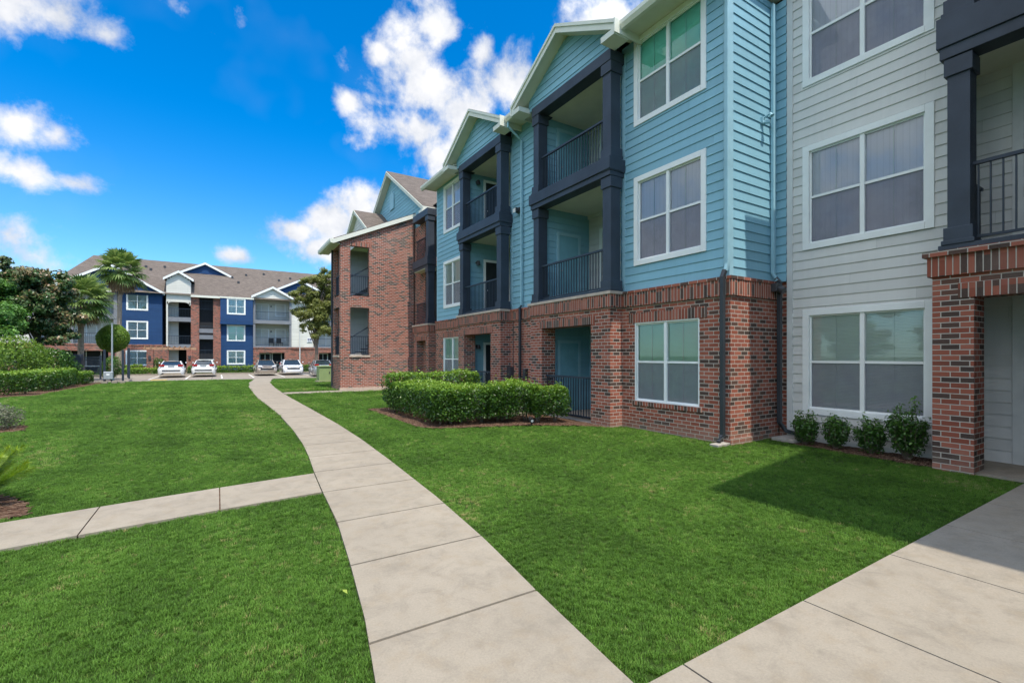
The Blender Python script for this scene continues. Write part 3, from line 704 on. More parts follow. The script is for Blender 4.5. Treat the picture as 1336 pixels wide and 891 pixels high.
# soffit, fascia
for a, b_ in ((YC-.1, 7.62), (11.22, 12.50), (15.95, YE+.25)): SF.box(7.42, XA+.1, a, b_, ZS, ZS+.04)
SF.box(XA+.1, 9.5, YC-.1, YC+.2, ZS, ZS+.04)
SF.box(9.28, XG+.1, 2.2, YC-.12, 8.92, 8.96)
def gable(parent, xf, yc, hw, ze, rise, depth, over=.36, wall='teal', front_th=.2, soff=True, th=.14):
    """front gable facing -X: roof slabs, rake fascia, soffit and siding triangle"""
    sl = rise/hw; r = MB(); f = MB(); s = MB()
    for sgn in (-1, 1):
        e = (yc+sgn*hw, ze); p = (yc, ze+rise)
        q = [(xf-over, e[0], e[1]+th), (xf-over, p[0], p[1]+th), (xf-over, p[0], p[1]+th+.03), (xf-over, e[0], e[1]+th+.03)]
        r.prism(q, (depth+over, 0, 0))
        f.prism([(xf-over, e[0], e[1]-.06), (xf-over, p[0], p[1]-.06), (xf-over, p[0], p[1]+th), (xf-over, e[0], e[1]+th)], (.03, 0, 0))
        f.prism([(xf-over-.03, e[0], e[1]+th-.06), (xf-over-.03, p[0], p[1]+th-.06), (xf-over-.03, p[0], p[1]+th+.02), (xf-over-.03, e[0], e[1]+th+.02)], (.03, 0, 0))
        s.prism([(xf-over+.03, e[0], e[1]-.02), (xf-over+.03, p[0], p[1]-.02), (xf-over+.03, p[0], p[1]+.0), (xf-over+.03, e[0], e[1]+.0)], (depth+over-.03, 0, 0))
        ya, yb = sorted((e[0], e[0]+sgn*.03)); f.box(xf-over-.03, xf+depth*.5, ya, yb, ze-.13, ze+th+.035)
        # eave return box
        y0, y1 = sorted((e[0], e[0]-sgn*.42)); f.box(xf-over-.012, xf+.05, y0, y1, e[1]-.15, e[1]-.02)
    w = MB()
    boards(w, 'X', xf, yc-hw, yc+hw, ze-.12, ze+rise-.06, clip=lambda z: None if z > ze+rise-.02 else (yc-min(hw-.38, (ze+rise+.1-z)/sl), yc+min(hw-.38, (ze+rise+.1-z)/sl)))
    r.build('gable_roof', M['roof'], parent); f.build('rake_fascia', M['fascia'], parent); s.build('gable_soffit', M['soffit'], parent); w.build('gable_siding', M[wall], parent)
for b in bays:
    gable(B, XB+.02, (b[0]+b[1])/2, 2.08, 8.62, 1.13, 4.0, .36)
for b in bays:      # frames: beams, posts, railings, doors
    bal = MB(); y0, y1 = b[0]-.05, b[1]-.1
    for z0, z1 in ((8.27, 8.52),): bal.box(XB-.04, XB+.30, y0, y1, z0, z1); bal.box(XB-.02, XA+.1, y0+.01, y0+.3, z0, z1); bal.box(XB-.02, XA+.1, y1-.3, y1-.01, z0, z1)
    bal.box(XB-.10, XB+.30, y0-.03, y1+.06, 5.80, 6.08); bal.box(XB-.06, XB+.26, y0, y1+.03, 5.67, 5.80); bal.box(XB-.08, XA+.1, y0-.02, y0+.25, 5.78, 6.07); bal.box(XB-.05, XA+.1, y0+.01, y0+.22, 5.68, 5.79)
    bal.box(XB-.03, XB+.28, y0+.1, y1, ZB+.006, ZB+.06)
    bal.box(XB+.3, 9.4, y0+.1, y1-.1, 6.0, 6.05); bal.box(XB+.28, 9.4, y0+.1, y1-.1, ZB-.02, ZB+.03)
    BO = islands(bal, 'balcony', M['dark'], B, .006)[0]
    for z0, z1 in ((ZB+.01, 5.68), (6.08, 8.28)):
        post(BO, XB, XB+.30, y0+.03, y0+.30, z0, z1); post(BO, XB, XB+.30, y1-.28, y1-.03, z0, z1)
        railing(BO, [(XB+.12, y0+.3), (XB+.12, y1-.28)], z0+.02, z0+1.02)
    near = b is bays[0]
    yi1 = b[1]-.26
    for k, z0 in enumerate((0, ZB+.03, Z3)):
        par = BO if k else B
        if near:
            doorpart(par, 'Y', yi1, 8.22 if k else 8.25, 9.1, z0, z0+2.05, 'tealtrim', 'door')
            if k: window(B, 'X', 9.46, 8.45, 10.28, z0+.12, z0+2.2, units=2, blind='blindg')
        else:
            doorpart(par, 'Y', yi1, 8.42, 9.36, z0, z0+2.1, 'white', 'ddoor')
            walllamp(par, 8.15, yi1, z0+1.95)
            if k: window(B, 'X', 9.46, 13.2, 15.0, z0+.8, z0+2.2, units=2)
    railing(B, [(XB+.16, b[2]), (XB+.16, b[3])], .0, 1.08, .1, 'ground_railing')
# windows
bs = ['blindl', 'blindg', 'blindw', 'blindl']; gs = ['glass', 'gglass', 'glass', 'glass']
for w, bb, g in zip(wins, bs, gs): window(B, 'X', XA+.05, *w, blind=bb, glass=g)
for w in w1: window(B, 'X', XA, *w, trim=.028, blind='blindg')
for w, bb in zip(gw, ('blindw', 'blindl', 'blindl')): window(B, 'X', XG, *w, blind=bb)
SI.box(XA-.02, XA+.1, 5.75, 7.5, .575, .598)

# ---- right hand bay (grey part) with brick piers
XP = 8.7
for (y0, y1) in ((2.09, 2.53), (-.42, .02)):
    BW.box(XP, XP+.44, y0, y1, -.05, 2.41)
BW.quad((XP, .02, 2.40), (XP, 2.09, 2.40), (XP, 2.09, 2.72), (XP, .02, 2.72)) if False else None
BW.box(XP+.001, XP+.44, -.419, 2.529, 2.41, 2.72)
SO.box(XP-.014, XP+.1, -.1, 2.25, 2.40, 2.60)
SO.box(XP-.045, XP+.5, -.46, 2.575, 2.72, 3.0); BW.box(XP-.09, XP+.5, -.5, 2.62, 3.0, 3.075)
BW.box(XP+.44, XG, 2.2, 2.529, 2.41, 2.72)
rb = MB()
rb.box(XP-.03, XP+.32, -.45, 2.46, 3.076, 3.15)
for z in (5.76, 8.62):
    rb.box(XP-.07, XP+.32, -.5, 2.47, z+.16, z+.58 if z < 8 else z+.5); rb.box(XP-.04, XP+.28, -.47, 2.44, z, z+.16)
    rb.box(XP-.05, XG, 2.24, 2.455, z+.17, z+.56 if z < 8 else z+.48); rb.box(XP+.3, 10.0, -.45, 2.4, z+.3, z+.36)
RB = islands(rb, 'balcony', M['dark'], B, .006)[0]
for z0, z1 in ((3.15, 5.77), (6.34, 8.63)):
    post(RB, XP+.01, XP+.28, 2.13, 2.37, z0, z1); post(RB, XP, XP+.30, -.3, -.02, z0, z1)
    railing(RB, [(XP+.15, -.02), (XP+.15, 2.14)], z0, z0+1.12, .125); railing(RB, [(XP+.3, 2.30), (XG+.4, 2.30)], z0, z0+1.0, .125)
for z0, z1 in ((-.05, 2.9), (3.15, 5.9), (6.3, 8.8)):
    boards(GS, 'X', 10.0, 1.98, 2.5, z0, z1); GT.box(9.965, 10.1, 1.86, 1.98, z0, z1)
    boards(GS, 'Y', 2.45, 9.2 if z0 > 0 else 9.2, 10.0, z0, z1)
    boards(GS, 'Y', 1.88, 10.1, 14.0, z0, z1)
    SF.box(XP+.25, 14, -.4, 2.45, z1, z1+.04)
    boards(GS, 'X', 14.0, -3, 1.98, z0, z1)
boards(GS, 'X', 10.02, -3, .2, -.05, 8.8)
BK.box(XP+.3, 10.05, -3.2, -.5, 0, 8.8)
gable(B, XP, 1.05, 1.95, 8.95, 1.05, 3.5, .36, 'grey')
# ---- beyond the teal facade: far bay, stair tower, big gable
XH = 8.45
flatwall(BW, 'X', XH, YE, 25, -.05, 8.0, [(20.25, 21.37, 0, 2.4), (18.9, 21.37, ZB, 5.68), (18.9, 21.37, 6.1, 7.95)], .3)
BW.quad((XA, YE, -.05), (XH, YE, -.05), (XH, YE, ZB), (XA, YE, ZB))
boards(TS, 'Y', YE-.001, XA+.05, XH+.6, ZB, ZS, rev=True)
yb0, yb1 = 20.1, 22.0
flatwall(BW, 'X', 8.1, yb0, yb1, -.05, 2.7, [(20.45, 21.6, 0, 2.3)], .35); BW.quad((8.1, yb0, -.05), (XH, yb0, -.05), (XH, yb0, 2.7), (8.1, yb0, 2.7))
SO.box(8.06, XH, yb0-.04, yb1+.04, 2.7, 2.99); SI.box(8.03, XH, yb0-.06, yb1+.06, 2.99, 3.06); SO.box(8.088, 8.2, 20.3, 21.75, 2.30, 2.5)
fb = MB(); fb.box(8.02, XH+.1, yb0-.06, 21.95, 5.75, 6.1); fb.box(8.06, XH+.1, yb0-.02, 21.9, 5.64, 5.75); fb.box(8.04, XH+.1, yb0-.04, 21.95, 8.0, 8.3)
FB = islands(fb, 'balcony', M['dark'], B, .005)[0]
for z0, z1 in ((3.07, 5.66), (6.1, 8.02)):
    post(FB, 8.1, 8.4, 20.12, 20.4, z0, z1); railing(FB, [(8.2, 20.4), (8.2, 21.85)], z0, z0+1.02)
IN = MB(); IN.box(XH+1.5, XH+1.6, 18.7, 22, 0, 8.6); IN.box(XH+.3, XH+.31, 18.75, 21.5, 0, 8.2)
SF.box(8.1, XH+.3, 20.15, 21.9, 5.6, 5.64)
# stair tower
TX0, TX1, TY0, TY1 = 4.82, 8.38, 22.73, 24.7
to = [(5.27, 6.15, 1.62, 3.88), (5.27, 6.15, 4.42, 6.76)]
def shed_z(x): return 6.98+(x-4.55)*(8.72-6.98)/(8.42-4.55)
flatwall(BW, 'Y', TY0, TX0, TX1, -.02, 6.78, to, .22)
n = 14
for i in range(n):
    a, b_ = TX0+(TX1-TX0)*i/n, TX0+(TX1-TX0)*(i+1)/n
    BW.quad((a, TY0, 6.78), (b_, TY0, 6.78), (b_, TY0, max(6.79, shed_z(b_)-.12)), (a, TY0, max(6.785, shed_z(a)-.12)))
SO.box(5.17, 6.25, TY0-.006, TY0+.05, 6.765, 6.98)
flatwall(BW, 'X', TX0, TY0, TY1, -.02, 6.95, [(23.0, 24.2, 1.62, 3.88), (23.0, 24.2, 4.42, 6.76)], .22)
flatwall(BW, 'Y', TY1, TX0, TX1, -.02, 6.95); BW.quad((TX0, TY0, -.05), (TX0+.01, TY0, -.05), (TX0+.01, TY0, 0), (TX0, TY0, 0))
SI.box(5.22, 6.20, TY0-.04, TY0+.1, 1.53, 1.62); SI.box(TX0-.04, TX0+.1, 22.95, 24.25, 1.53, 1.62); SI.box(TX0-.03, TX1, TY0-.03, TY0+.05, -.06, .10)
ts = MB(); ts.box(5.27, 6.15, TY0+.03, TY0+.16, 3.87, 4.43); ts.box(TX0+.03, TX0+.16, 23.0, 24.2, 3.87, 4.43); ts.box(5.27, 6.15, TY0+.01, TY0+.05, 4.02, 4.10)
ts.build('stair_spandrel', M['dark'], B)
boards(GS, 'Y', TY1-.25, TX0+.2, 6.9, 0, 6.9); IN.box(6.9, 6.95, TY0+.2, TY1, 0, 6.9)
for z in (1.62, 4.5): railing(B, [(5.27, TY0+.12), (6.15, TY0+.12)], z-.02, z+.92, .1, 'stair_railing'); railing(B, [(TX0+.12, 23.0), (TX0+.12, 24.2)], z-.02, z+.92, .1, 'stair_railing')
for z in (1.4, 4.3):       # stair flight seen through the openings
    st = MB()
    for k in range(8): st.box(5.3+k*.27, 5.6+k*.27, 23.2, 24.2, z+.17*k, z+.17*k+.05)
    st.tube([(5.2, 23.2, z+.95), (7.3, 23.2, z+2.25)], .025, 6); st.build('stair_flight', M['rail'], B)
fr = MB(); fr.prism([(4.5, TY0-.12, shed_z(4.5)), (8.46, TY0-.12, shed_z(8.46)), (8.46, TY0-.12, shed_z(8.46)+.03), (4.5, TY0-.12, shed_z(4.5)+.03)], (0, 3.0, 0)); fr.build('shed_roof', M['roof'], B)
FA.prism([(4.5, TY0-.13, shed_z(4.5)-.2), (8.45, TY0-.13, shed_z(8.45)-.2), (8.45, TY0-.13, shed_z(8.45)-.002), (4.5, TY0-.13, shed_z(4.5)-.002)], (0, .03, 0))
FA.box(4.45, 4.5, TY0-.13, TY0+2.9, shed_z(4.5)-.2, shed_z(4.5)+.02)
SF.prism([(4.5, TY0-.11, shed_z(4.5)-.17), (8.4, TY0-.11, shed_z(8.4)-.17), (8.4, TY0-.11, shed_z(8.4)-.14), (4.5, TY0-.11, shed_z(4.5)-.14)], (0, .12, 0)); SF.box(4.5, 4.86, TY0, TY0+2.9, shed_z(4.5)-.17, shed_z(4.5)-.14)
# big gable facing the path
gable(B, 8.66, 27.0, 5.75, 8.55, 3.55, 5.6, .36, 'teal', th=.14)
gable(B, 7.2, 29.1, 2.95, 8.45, 1.75, 2.4, .25, 'grey')
gv = MB(); gv.prism([(8.63, 26.6, 10.1), (8.63, 27.3, 10.1), (8.63, 27.3, 10.9), (8.63, 26.95, 11.15), (8.63, 26.6, 10.9)], (-.05, 0, 0)); gv.build('gable_vent', M['tealtrim'], B)
FA.box(8.25, 8.7, 21.25, 21.7, 8.35, 8.6)
boards(TS, 'X', 8.5, 21.3, 32.7, 8.0, 8.6)
BK.box(8.9, 18, 22, 34, 0, 8.5)
# main roof
mr = MB()
def roofslab(x0, z0, x1, z1, ya, yb): mr.prism([(x0, ya, z0), (x1, ya, z1), (x1, ya, z1+.03), (x0, ya, z0+.03)], (0, yb-ya, 0))
[roofslab(x_, 8.72+(x_-7.42)*.5066, 13.5, 11.8, a_, b_) for x_, a_, b_ in ((7.42, 5.03, 7.4), (8.2, 7.4, 11.4), (7.42, 11.4, 12.2), (8.2, 12.2, 16.2), (7.42, 16.2, 19.0))]; roofslab(13.5, 11.8, 20, 8.6, -6, 21); roofslab(9.27, 9.0, 13.5, 11.8, -6, 5.03); roofslab(8.9, 8.9, 14, 12.1, 19, 22)
mr.prism([(8.3, 21.25, 8.72), (8.3, 27, 12.27), (8.3, 27, 12.3), (8.3, 21.25, 8.75)], (12, 0, 0)); mr.prism([(8.3, 32.75, 8.72), (8.3, 27, 12.27), (8.3, 27, 12.3), (8.3, 32.75, 8.75)], (12, 0, 0))
mr.build('main_roof', M['roof'], B)
for (a, b_) in ((5.0, 7.35), (11.55, 12.1), (16.3, 19.0)):
    g = MB(); g.prism([(7.42, a, 8.60), (7.42, a, 8.74), (7.29, a, 8.76), (7.29, a, 8.68), (7.34, a, 8.60)], (0, b_-a, 0)); g.build('gutter', M['fascia'], B)
g = MB(); g.prism([(4.45, TY0-.12, 6.78), (4.45, TY0-.12, 6.95), (4.34, TY0-.12, 6.96), (4.34, TY0-.12, 6.86), (4.38, TY0-.12, 6.78)], (0, 3.1, 0)); g.build('gutter', M['fascia'], B)
# downpipes
def pipe(path, mat, w=.042): 
    o = MB().tube(path, w, 4).build('downpipe', M[mat], B, .006); return o
pipe([(7.38, 12.02, 8.6), (7.38, 12.02, 8.45), (XA-.03, 12.02, 8.15), (XA-.03, 12.02, ZB+.05)], 'tealtrim')
pipe([(XA-.04, 12.02, ZB+.06), (XA-.10, 12.0, ZB-.02), (XA-.10, 12.0, .05)], 'pipe', .05)
pipe([(XA-.02, YC+.05, 8.5), (XA-.02, YC+.05, ZB+.22), (XA-.05, YC+.06, ZB+.08)], 'tealtrim')
pipe([(XA-.06, YC+.07, ZB+.1), (XA-.1, YC+.09, ZB-.02), (XA-.1, YC+.09, .16), (XA-.25, YC+.07, .04)], 'pipe', .052)
pipe([(9.27, YC-.01, 8.5), (9.27, YC-.01, ZB+.15), (9.27, YC-.09, ZB+.0)], 'tealtrim')
pipe([(9.27, YC-.06, ZB+.06), (9.30, YC-.12, ZB-.02), (9.30, YC-.12, .3), (9.38, YC-.2, .14), (9.5, YC-.35, .09)], 'pipe', .052)
pipe([(TX0-.05, TY0+1.6, 6.8), (TX0-.06, TY0+1.6, .1)], 'pipe', .05)
# lights and meter boxes on the walls
fl = MB(); fl.box(XA-.05, XA+.04, 12.13, 12.33, 6.02, 6.16); fl.box(XA-.16, XA-.05, 12.14, 12.32, 6.04, 6.14); f1 = fl.build('flood_light', M['lamp'], B, .01); MB().box(XA-.17, XA-.15, 12.16, 12.30, 6.0, 6.12).build('lens', M['lampw'], f1)
fl = MB(); fl.box(9.12, 9.28, YC-.16, YC-.05, 2.84, 3.0); fl.tube([(9.2, YC-.16, 2.9), (9.2, YC-.26, 2.84)], [.06, .075], 10); fl.build('security_camera', M['lamp'], B, .01)
fl = MB(); fl.box(8.93, 9.03, YC+.0, YC+.06, 6.1, 6.22); fl.tube([(8.98, YC+.02, 6.2), (8.98, YC-.12, 6.24), (8.98, YC-.15, 6.18)], [.02, .02, .05], 8); fl.tube([(8.98, YC+.02, 6.12), (9.02, YC-.1, 6.1)], .035, 8); fl.build('flood_light', M['tealtrim'], B)
fl = MB(); fl.box(XA-.14, XA, 12.5, 12.88, .95, 1.25); fl.box(XA-.05, XA-.005, 12.6, 12.66, .0, .95); fl.box(XA-.10, XA, 11.72, 11.86, .9, 1.2); fl.tube([(XA-.03, 12.62, .9), (XA-.03, 12.62, 0)], .02, 6); fl.tube([(XA-.02, 12.52, 2.95), (XA-.02, 12.52, 1.2)], .012, 6); islands(fl, 'meter_box', M['lamp'], B, .01)
islands(BW, 'brick_wall', M['brick'], B); islands(SO, 'soldier_course', M['soldier'], B); islands(TS, 'teal_siding_wall', M['teal'], B); islands(GS, 'grey_siding_wall', M['grey'], B)
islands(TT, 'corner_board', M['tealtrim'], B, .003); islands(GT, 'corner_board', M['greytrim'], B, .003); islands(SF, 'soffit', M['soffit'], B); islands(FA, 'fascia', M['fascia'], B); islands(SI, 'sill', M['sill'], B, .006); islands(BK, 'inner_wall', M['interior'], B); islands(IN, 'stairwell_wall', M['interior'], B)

# neighbouring wing to the right of the camera, whose roof throws the shadow over the lawn
Wg = thing('apartment_wing', (9, -6, 0), 'grey sided wing standing just right of the viewpoint, its eave shading the lawn corner', 'apartment building')
wv = MB(); boards(wv, 'X', 5.4, -12, -.75, 0, 8.6); boards(wv, 'Y', -.75, 5.4, 8.7, 0, 8.6, rev=True); wv.build('siding_wall', M['grey'], Wg)
wr = MB(); wr.prism([(4.86, -.27, 8.6), (10.5, -.27, 10.6), (10.5, -.27, 10.66), (4.86, -.27, 8.7)], (0, -11.7, 0)); wr.build('roof', M['roof'], Wg)
wf = MB(); wf.box(5.42, 8.7, -12, -.77, 0, 8.6); wf.build('inner_wall', M['interior'], Wg)
for z in (.6, 3.6, 6.5): window(Wg, 'X', 5.4, -4, -2.1, z, z+1.95)

# ------------------------------------------------------------------ far apartment building
YF = 61.6
FBD = thing('apartment_block', (-1, YF, 0), 'far apartment block behind the car park with navy and cream siding and brown roof', 'apartment building')
nv = MB(); cr = MB(); br = MB(); gr = MB(); dk = MB(); wt = MB(); dr = MB(); fs = MB()
def fwin(a0, a1, z0, z1, c, blind='blindw', units=2): return window(FBD, 'Y', c, a0, a1, z0, z1, trim=.13, blind=blind, units=units, low=True, screen=False, muntin=False)
# navy block left
X0, X1 = -8.44, -4.95
boards(nv, 'Y', YF, X0, X1, 2.75, 9.2, [(-7.8, -6.2, 6.35, 8.05), (-7.8, -6.2, 3.4, 5.1)], clip=lambda z: (X0, X1) if z < 8.2 else (X0, X1-(z-8.2)/.62)); boards(nv, 'X', X1+.001, YF, YF+2, 2.75, 8.4, rev=True)
fwin(-7.91, -6.13, 6.27, 8.14, YF, 'blindw'); fwin(-7.91, -6.13, 3.3, 5.18, YF, 'blindw')
flatwall(br, 'Y', YF-.08, -9.0, -4.4, 0, 2.7, [(-7.95, -6.1, .55, 2.15)], .1); fwin(-7.95, -6.1, .55, 2.15, YF-.05, 'blindw'); br.box(-9, -4.4, YF-.12, YF, 2.62, 2.76)
# left balconies
boards(cr, 'Y', YF+1.6, -15, -8.4, 2.8, 8.6); boards(cr, 'Y', YF+.2, -20, -15, 2.8, 8.2)
for z in (2.8, 5.75):
    gr.box(-15, -8.4, YF-.1, YF+1.6, z-.12, z+.02); gr.box(-15, -8.4, YF-.12, YF+.05, z-.45 if z > 3 else z-.05, z+.05)
    railing(FBD, [(-15, YF), (-8.6, YF)], z, z+1.05, .14)
for x in (-8.9, -12.2, -15): gr.box(x, x+.28, YF-.1, YF+.2, 2.8, 8.3)
for z in (2.85, 5.8):
    window(FBD, 'Y', YF+1.6, -12.75, -11.6, z+.75, z+2.15, trim=.12, units=1, low=True, screen=False, muntin=False); window(FBD, 'Y', YF+1.6, -11.3, -10.4, z+.75, z+2.15, trim=.12, units=1, low=True, screen=False, muntin=False)
    window(FBD, 'Y', YF+1.6, -10.1, -8.6, z+.02, z+2.1, trim=.1, units=2, low=True, screen=False, muntin=False)
flatwall(br, 'Y', YF-.1, -20, -8.9, 0, 2.75, [(-12.9, -9.3, .0, 2.1), (-18, -14, .9, 2.1)], .4); dk.box(-20, -8.9, YF+1.2, YF+1.3, 0, 2.7); br.box(-20, -8.9, YF-.14, YF, 2.66, 2.8)
window(FBD, 'Y', YF+1.2, -12.4, -10, .5, 2.2, trim=.1, units=2, low=True, screen=False)
# stair recess with arched white gable
boards(cr, 'Y', YF-.25, -4.55, -2.5, 7.3, 10.5, clip=lambda z: None if z > 10.35 else ((-4.55, -2.5) if z < 9.6 else (-3.52-(10.45-z)/.82, -3.52+(10.45-z)/.82)))
arch = MB(); N_ = 12
for i in range(N_):
    a, b_ = -4.55+2.05*i/N_, -4.55+2.05*(i+1)/N_
    h0 = 6.95+.42*math.sqrt(max(0, 1-((a+3.525)/1.03)**2)); h1 = 6.95+.42*math.sqrt(max(0, 1-((b_+3.525)/1.03)**2))
    arch.quad((a, YF-.25, h0), (b_, YF-.25, h1), (b_, YF-.25, 7.4), (a, YF-.25, 7.4))
arch.build('arch_panel', M['cream'], FBD)
cr.box(-4.6, -4.45, YF-.25, YF+.6, 2.6, 9.5); cr.box(-2.6, -2.45, YF-.25, YF+.6, 7, 9.5)
boards(cr, 'Y', YF+1.0, -4.6, -3.6, 0, 8.4); dk.box(-4.6, -2.3, YF+2.4, YF+2.5, 0, 8.5); dk.box(-4.6, -2.4, YF, YF+2.4, 8.3, 8.4)
for z in (2.75, 5.65):
    gr.box(-4.5, -2.45, YF-.2, YF+2.4, z-.4, z+.05); railing(FBD, [(-4.5, YF-.1), (-2.45, YF-.1)], z, z+1.0, .14)
# brick piers and glazed stair
flatwall(br, 'Y', YF-.2, -2.45, .3, 0, 8.0, [(-1.7, -.42, 1.2, 7.95)], .3)
dk.box(-1.8, -.3, YF+.6, YF+.7, 0, 8); 
for z in (3.9, 1.3, 6.7): railing(FBD, [(-1.7, YF), (-.42, YF)], z-.1, z+.95, .14)
for z in (3.4, 4.4-.3): gr.box(-1.7, -.42, YF-.1, YF+.3, z-.0, z+.45)
wt.box(-1.78, -.34, YF-.24, YF+.02, 1.1, 1.2)
# navy block mid
boards(nv, 'Y', YF, .3, 3.45, 0, 8.1, [(1, 2.55, .7, 2.05), (1, 2.55, 3.4, 4.9), (1, 2.55, 6.3, 7.9)]); 
boards(nv, 'Y', YF-.5, .25, 3.4, 5.35, 8.0, [(1, 2.55, 6.3, 7.9)]); nv.box(.25, .27, YF-.5, YF, 5.3, 8); nv.box(.22, 3.42, YF-.55, YF, 5.1, 5.38)
fwin(.87, 2.67, 6.2, 8.0, YF-.5); fwin(.87, 2.67, 3.24, 5.05, YF, 'blindg'); fwin(.87, 2.67, .6, 2.2, YF)
# balconies right
for x0, x1 in ((3.45, 7.45), (9.9, 14.2)):
    boards(gr if False else cr, 'Y', YF+1.4, x0, x1, 2.7, 8.3)
    for z in (2.62, 5.6):
        gr.box(x0, x1, YF-.2, YF+1.4, z-.1, z+.1); gr.box(x0, x1, YF-.24, YF-.1, z-.12 if z < 3 else z-.3, z+.1)
        railing(FBD, [(x0+.1, YF-.12), (x1-.1, YF-.12)], z+.1, z+1.1, .14)
        window(FBD, 'Y', YF+1.4, x0+.15, x0+1.75, z+.15, z+2.15, trim=.1, units=2, low=True, screen=False, muntin=False, blind='blindg')
        window(FBD, 'Y', YF+1.4, x1-1.6, x1-.45, z+.7, z+2.2, trim=.12, units=1, low=True, screen=False, muntin=False)
        walllamp(FBD, (x0+x1)/2-.05, YF+1.4, z+1.9)
    for x in (x0, x1-.22): gr.box(x, x+.22, YF-.2, YF+.05, 2.6, 8.2)
    flatwall(br, 'Y', YF-.25, x0, x1, 0, 2.5, [(x0+.6, x1-.75, 0, 1.95)], .5); dk.box(x0, x1, YF+1.1, YF+1.2, 0, 2.5)
    window(FBD, 'Y', YF+1.1, x0+.7, x0+1.9, .1, 1.9, trim=.1, units=2, low=True, screen=False, muntin=False, blind='interior'); window(FBD, 'Y', YF+1.1, x1-2.0, x1-.9, .5, 1.95, trim=.1, units=1, low=True, screen=False, muntin=False)
    railing(FBD, [(x0+.6, YF-.1), (x1-.75, YF-.1)], 0, 1.0, .14)
boards(cr, 'Y', YF-.1, 7.45, 9.9, 2.6, 8.3); flatwall(br, 'Y', YF-.2, 7.45, 9.9, 0, 2.5); flatwall(br, 'Y', YF-.2, 14.2, 24, 0, 2.5); boards(nv, 'Y', YF-.1, 14.2, 24, 2.5, 8.2)
br.box(3.45, 24, YF-.3, YF-.19, 2.42, 2.56)
MB().tube([(8.35, YF-.3, 8), (8.35, YF-.3, .1)], .06, 6).build('downpipe', M['greytrim'], FBD)
sg = MB(); sg.box(9.15, 9.75, YF-.17, YF-.12, 3.2, 3.75); sgo = sg.build('number_sign', M['white'], FBD)
sg = MB(); sg.box(9.23, 9.40, YF-.18, YF-.171, 3.42, 3.68); sg.box(9.44, 9.68, YF-.18, YF-.171, 3.42, 3.68); sg.box(9.23, 9.68, YF-.18, YF-.171, 3.26, 3.33); sg.build('lettering', paint('slate_lettering', (.16, .17, .26), .6), sgo)
# roofs of the far block
def gableY(parent, yf, xc, hw, ze, rise, depth, wall, over=.3):
    sl = rise/hw; r = MB(); f = MB()
    for s_ in (-1, 1):
        e = (xc+s_*hw, ze); p = (xc, ze+rise)
        r.prism([(e[0], yf-over, e[1]+.10), (p[0], yf-over, p[1]+.10), (p[0], yf-over, p[1]+.15), (e[0], yf-over, e[1]+.15)], (0, depth+over, 0))
        f.prism([(e[0], yf-over-.02, e[1]-.12), (p[0], yf-over-.02, p[1]-.12), (p[0], yf-over-.02, p[1]+.13), (e[0], yf-over-.02, e[1]+.13)], (0, .05, 0))
    r.build('gable_roof', M['roof'], parent); f.build('rake_fascia', M['white'], parent)
    if wall:
        w = MB(); boards(w, 'Y', yf, xc-hw, xc+hw, ze-.2, ze+rise-.02, clip=lambda z: None if z > ze+rise-.06 else (xc-min(hw-.1, (ze+rise-z)/sl), xc+min(hw-.1, (ze+rise-z)/sl))); w.build('gable_siding', M[wall], parent)
gableY(FBD, YF-.25, -3.52, 1.33, 9.65, .85, 4, None)
gableY(FBD, YF-.2, 5.45, 2.2, 8.3, 1.2, 3, 'cream'); gableY(FBD, YF+1.5, 8.6, 4.4, 8.6, 2.2, 5, 'navy')
gableY(FBD, YF+5.2, -1.25, 2.9, 11.0, 1.5, 5, 'navy'); gableY(FBD, YF-.05, -9.2, 4.5, 8.05, 2.7, 5, 'navy')
gv2 = MB(); gv2.box(-1.6, -.9, YF+5.13, YF+5.2, 11.3, 11.75); gv2.build('gable_vent', M['navy'], FBD)
rr = MB()
rr.quad((-14, YF-.5, 8.1), (26, YF-.5, 8.1), (24, YF+8, 12.85), (-11.8, YF+8, 12.85)); rr.quad((26, YF+16, 8.1), (-14, YF+16, 8.1), (-11.8, YF+8, 12.85), (24, YF+8, 12.85)); rr.quad((-14, YF+16, 8.1), (-14, YF-.5, 8.1), (-11.8, YF+8, 12.85)); rr.quad((-21, YF+.1, 8.1), (-14, YF+.1, 8.1), (-14, YF+4, 9.4), (-20, YF+4, 9.4))
rr.build('main_roof', M['roof'], FBD)
fs.box(-21, -9, YF-.56, YF-.42, 7.95, 8.16); fs.box(-2.45, .2, YF-.56, YF-.42, 7.9, 8.12); fs.box(.2, 3.5, YF-.58, YF-.44, 7.97, 8.14); fs.box(7.45, 26, YF-.56, YF-.42, 7.95, 8.14)
islands(fs, 'gutter', M['fascia'], FBD)
vt = MB()
for x, f_ in ((-9.2, .5), (-8.5, .55), (-7.6, .8), (-6.9, .74), (-6.4, .66), (-5.2, .78), (1.5, .6), (2.1, .45), (5, .8), (6.6, .62), (-7.6, .3), (8, .72), (3, .72)):
    y = YF-.5+8.5*f_; z = 8.1+4.75*f_; vt.box(x-.12, x+.12, y-.1, y+.2, z-.05, z+.22)
islands(vt, 'roof_vent', M['lamp'], FBD)
islands(nv, 'navy_siding_wall', M['navy'], FBD); islands(cr, 'cream_siding_wall', M['cream'], FBD); islands(br, 'brick_wall', M['farbrick'], FBD); islands(gr, 'balcony_floor', paint('grey_balcony', (.20, .21, .23), .6), FBD); islands(dk, 'inner_wall', M['interior'], FBD); wt.build('sill', M['white'], FBD)
bkk = MB(); bkk.box(-20, 24, YF+2.6, YF+14, 0, 8); bkk.build('inner_wall', M['interior'], FBD)
ch = thing('patio_chair', (-12.4, YF+.5, 2.85), 'small dark chair on the upper left balcony of the far block', 'chair')
cm = MB(); 
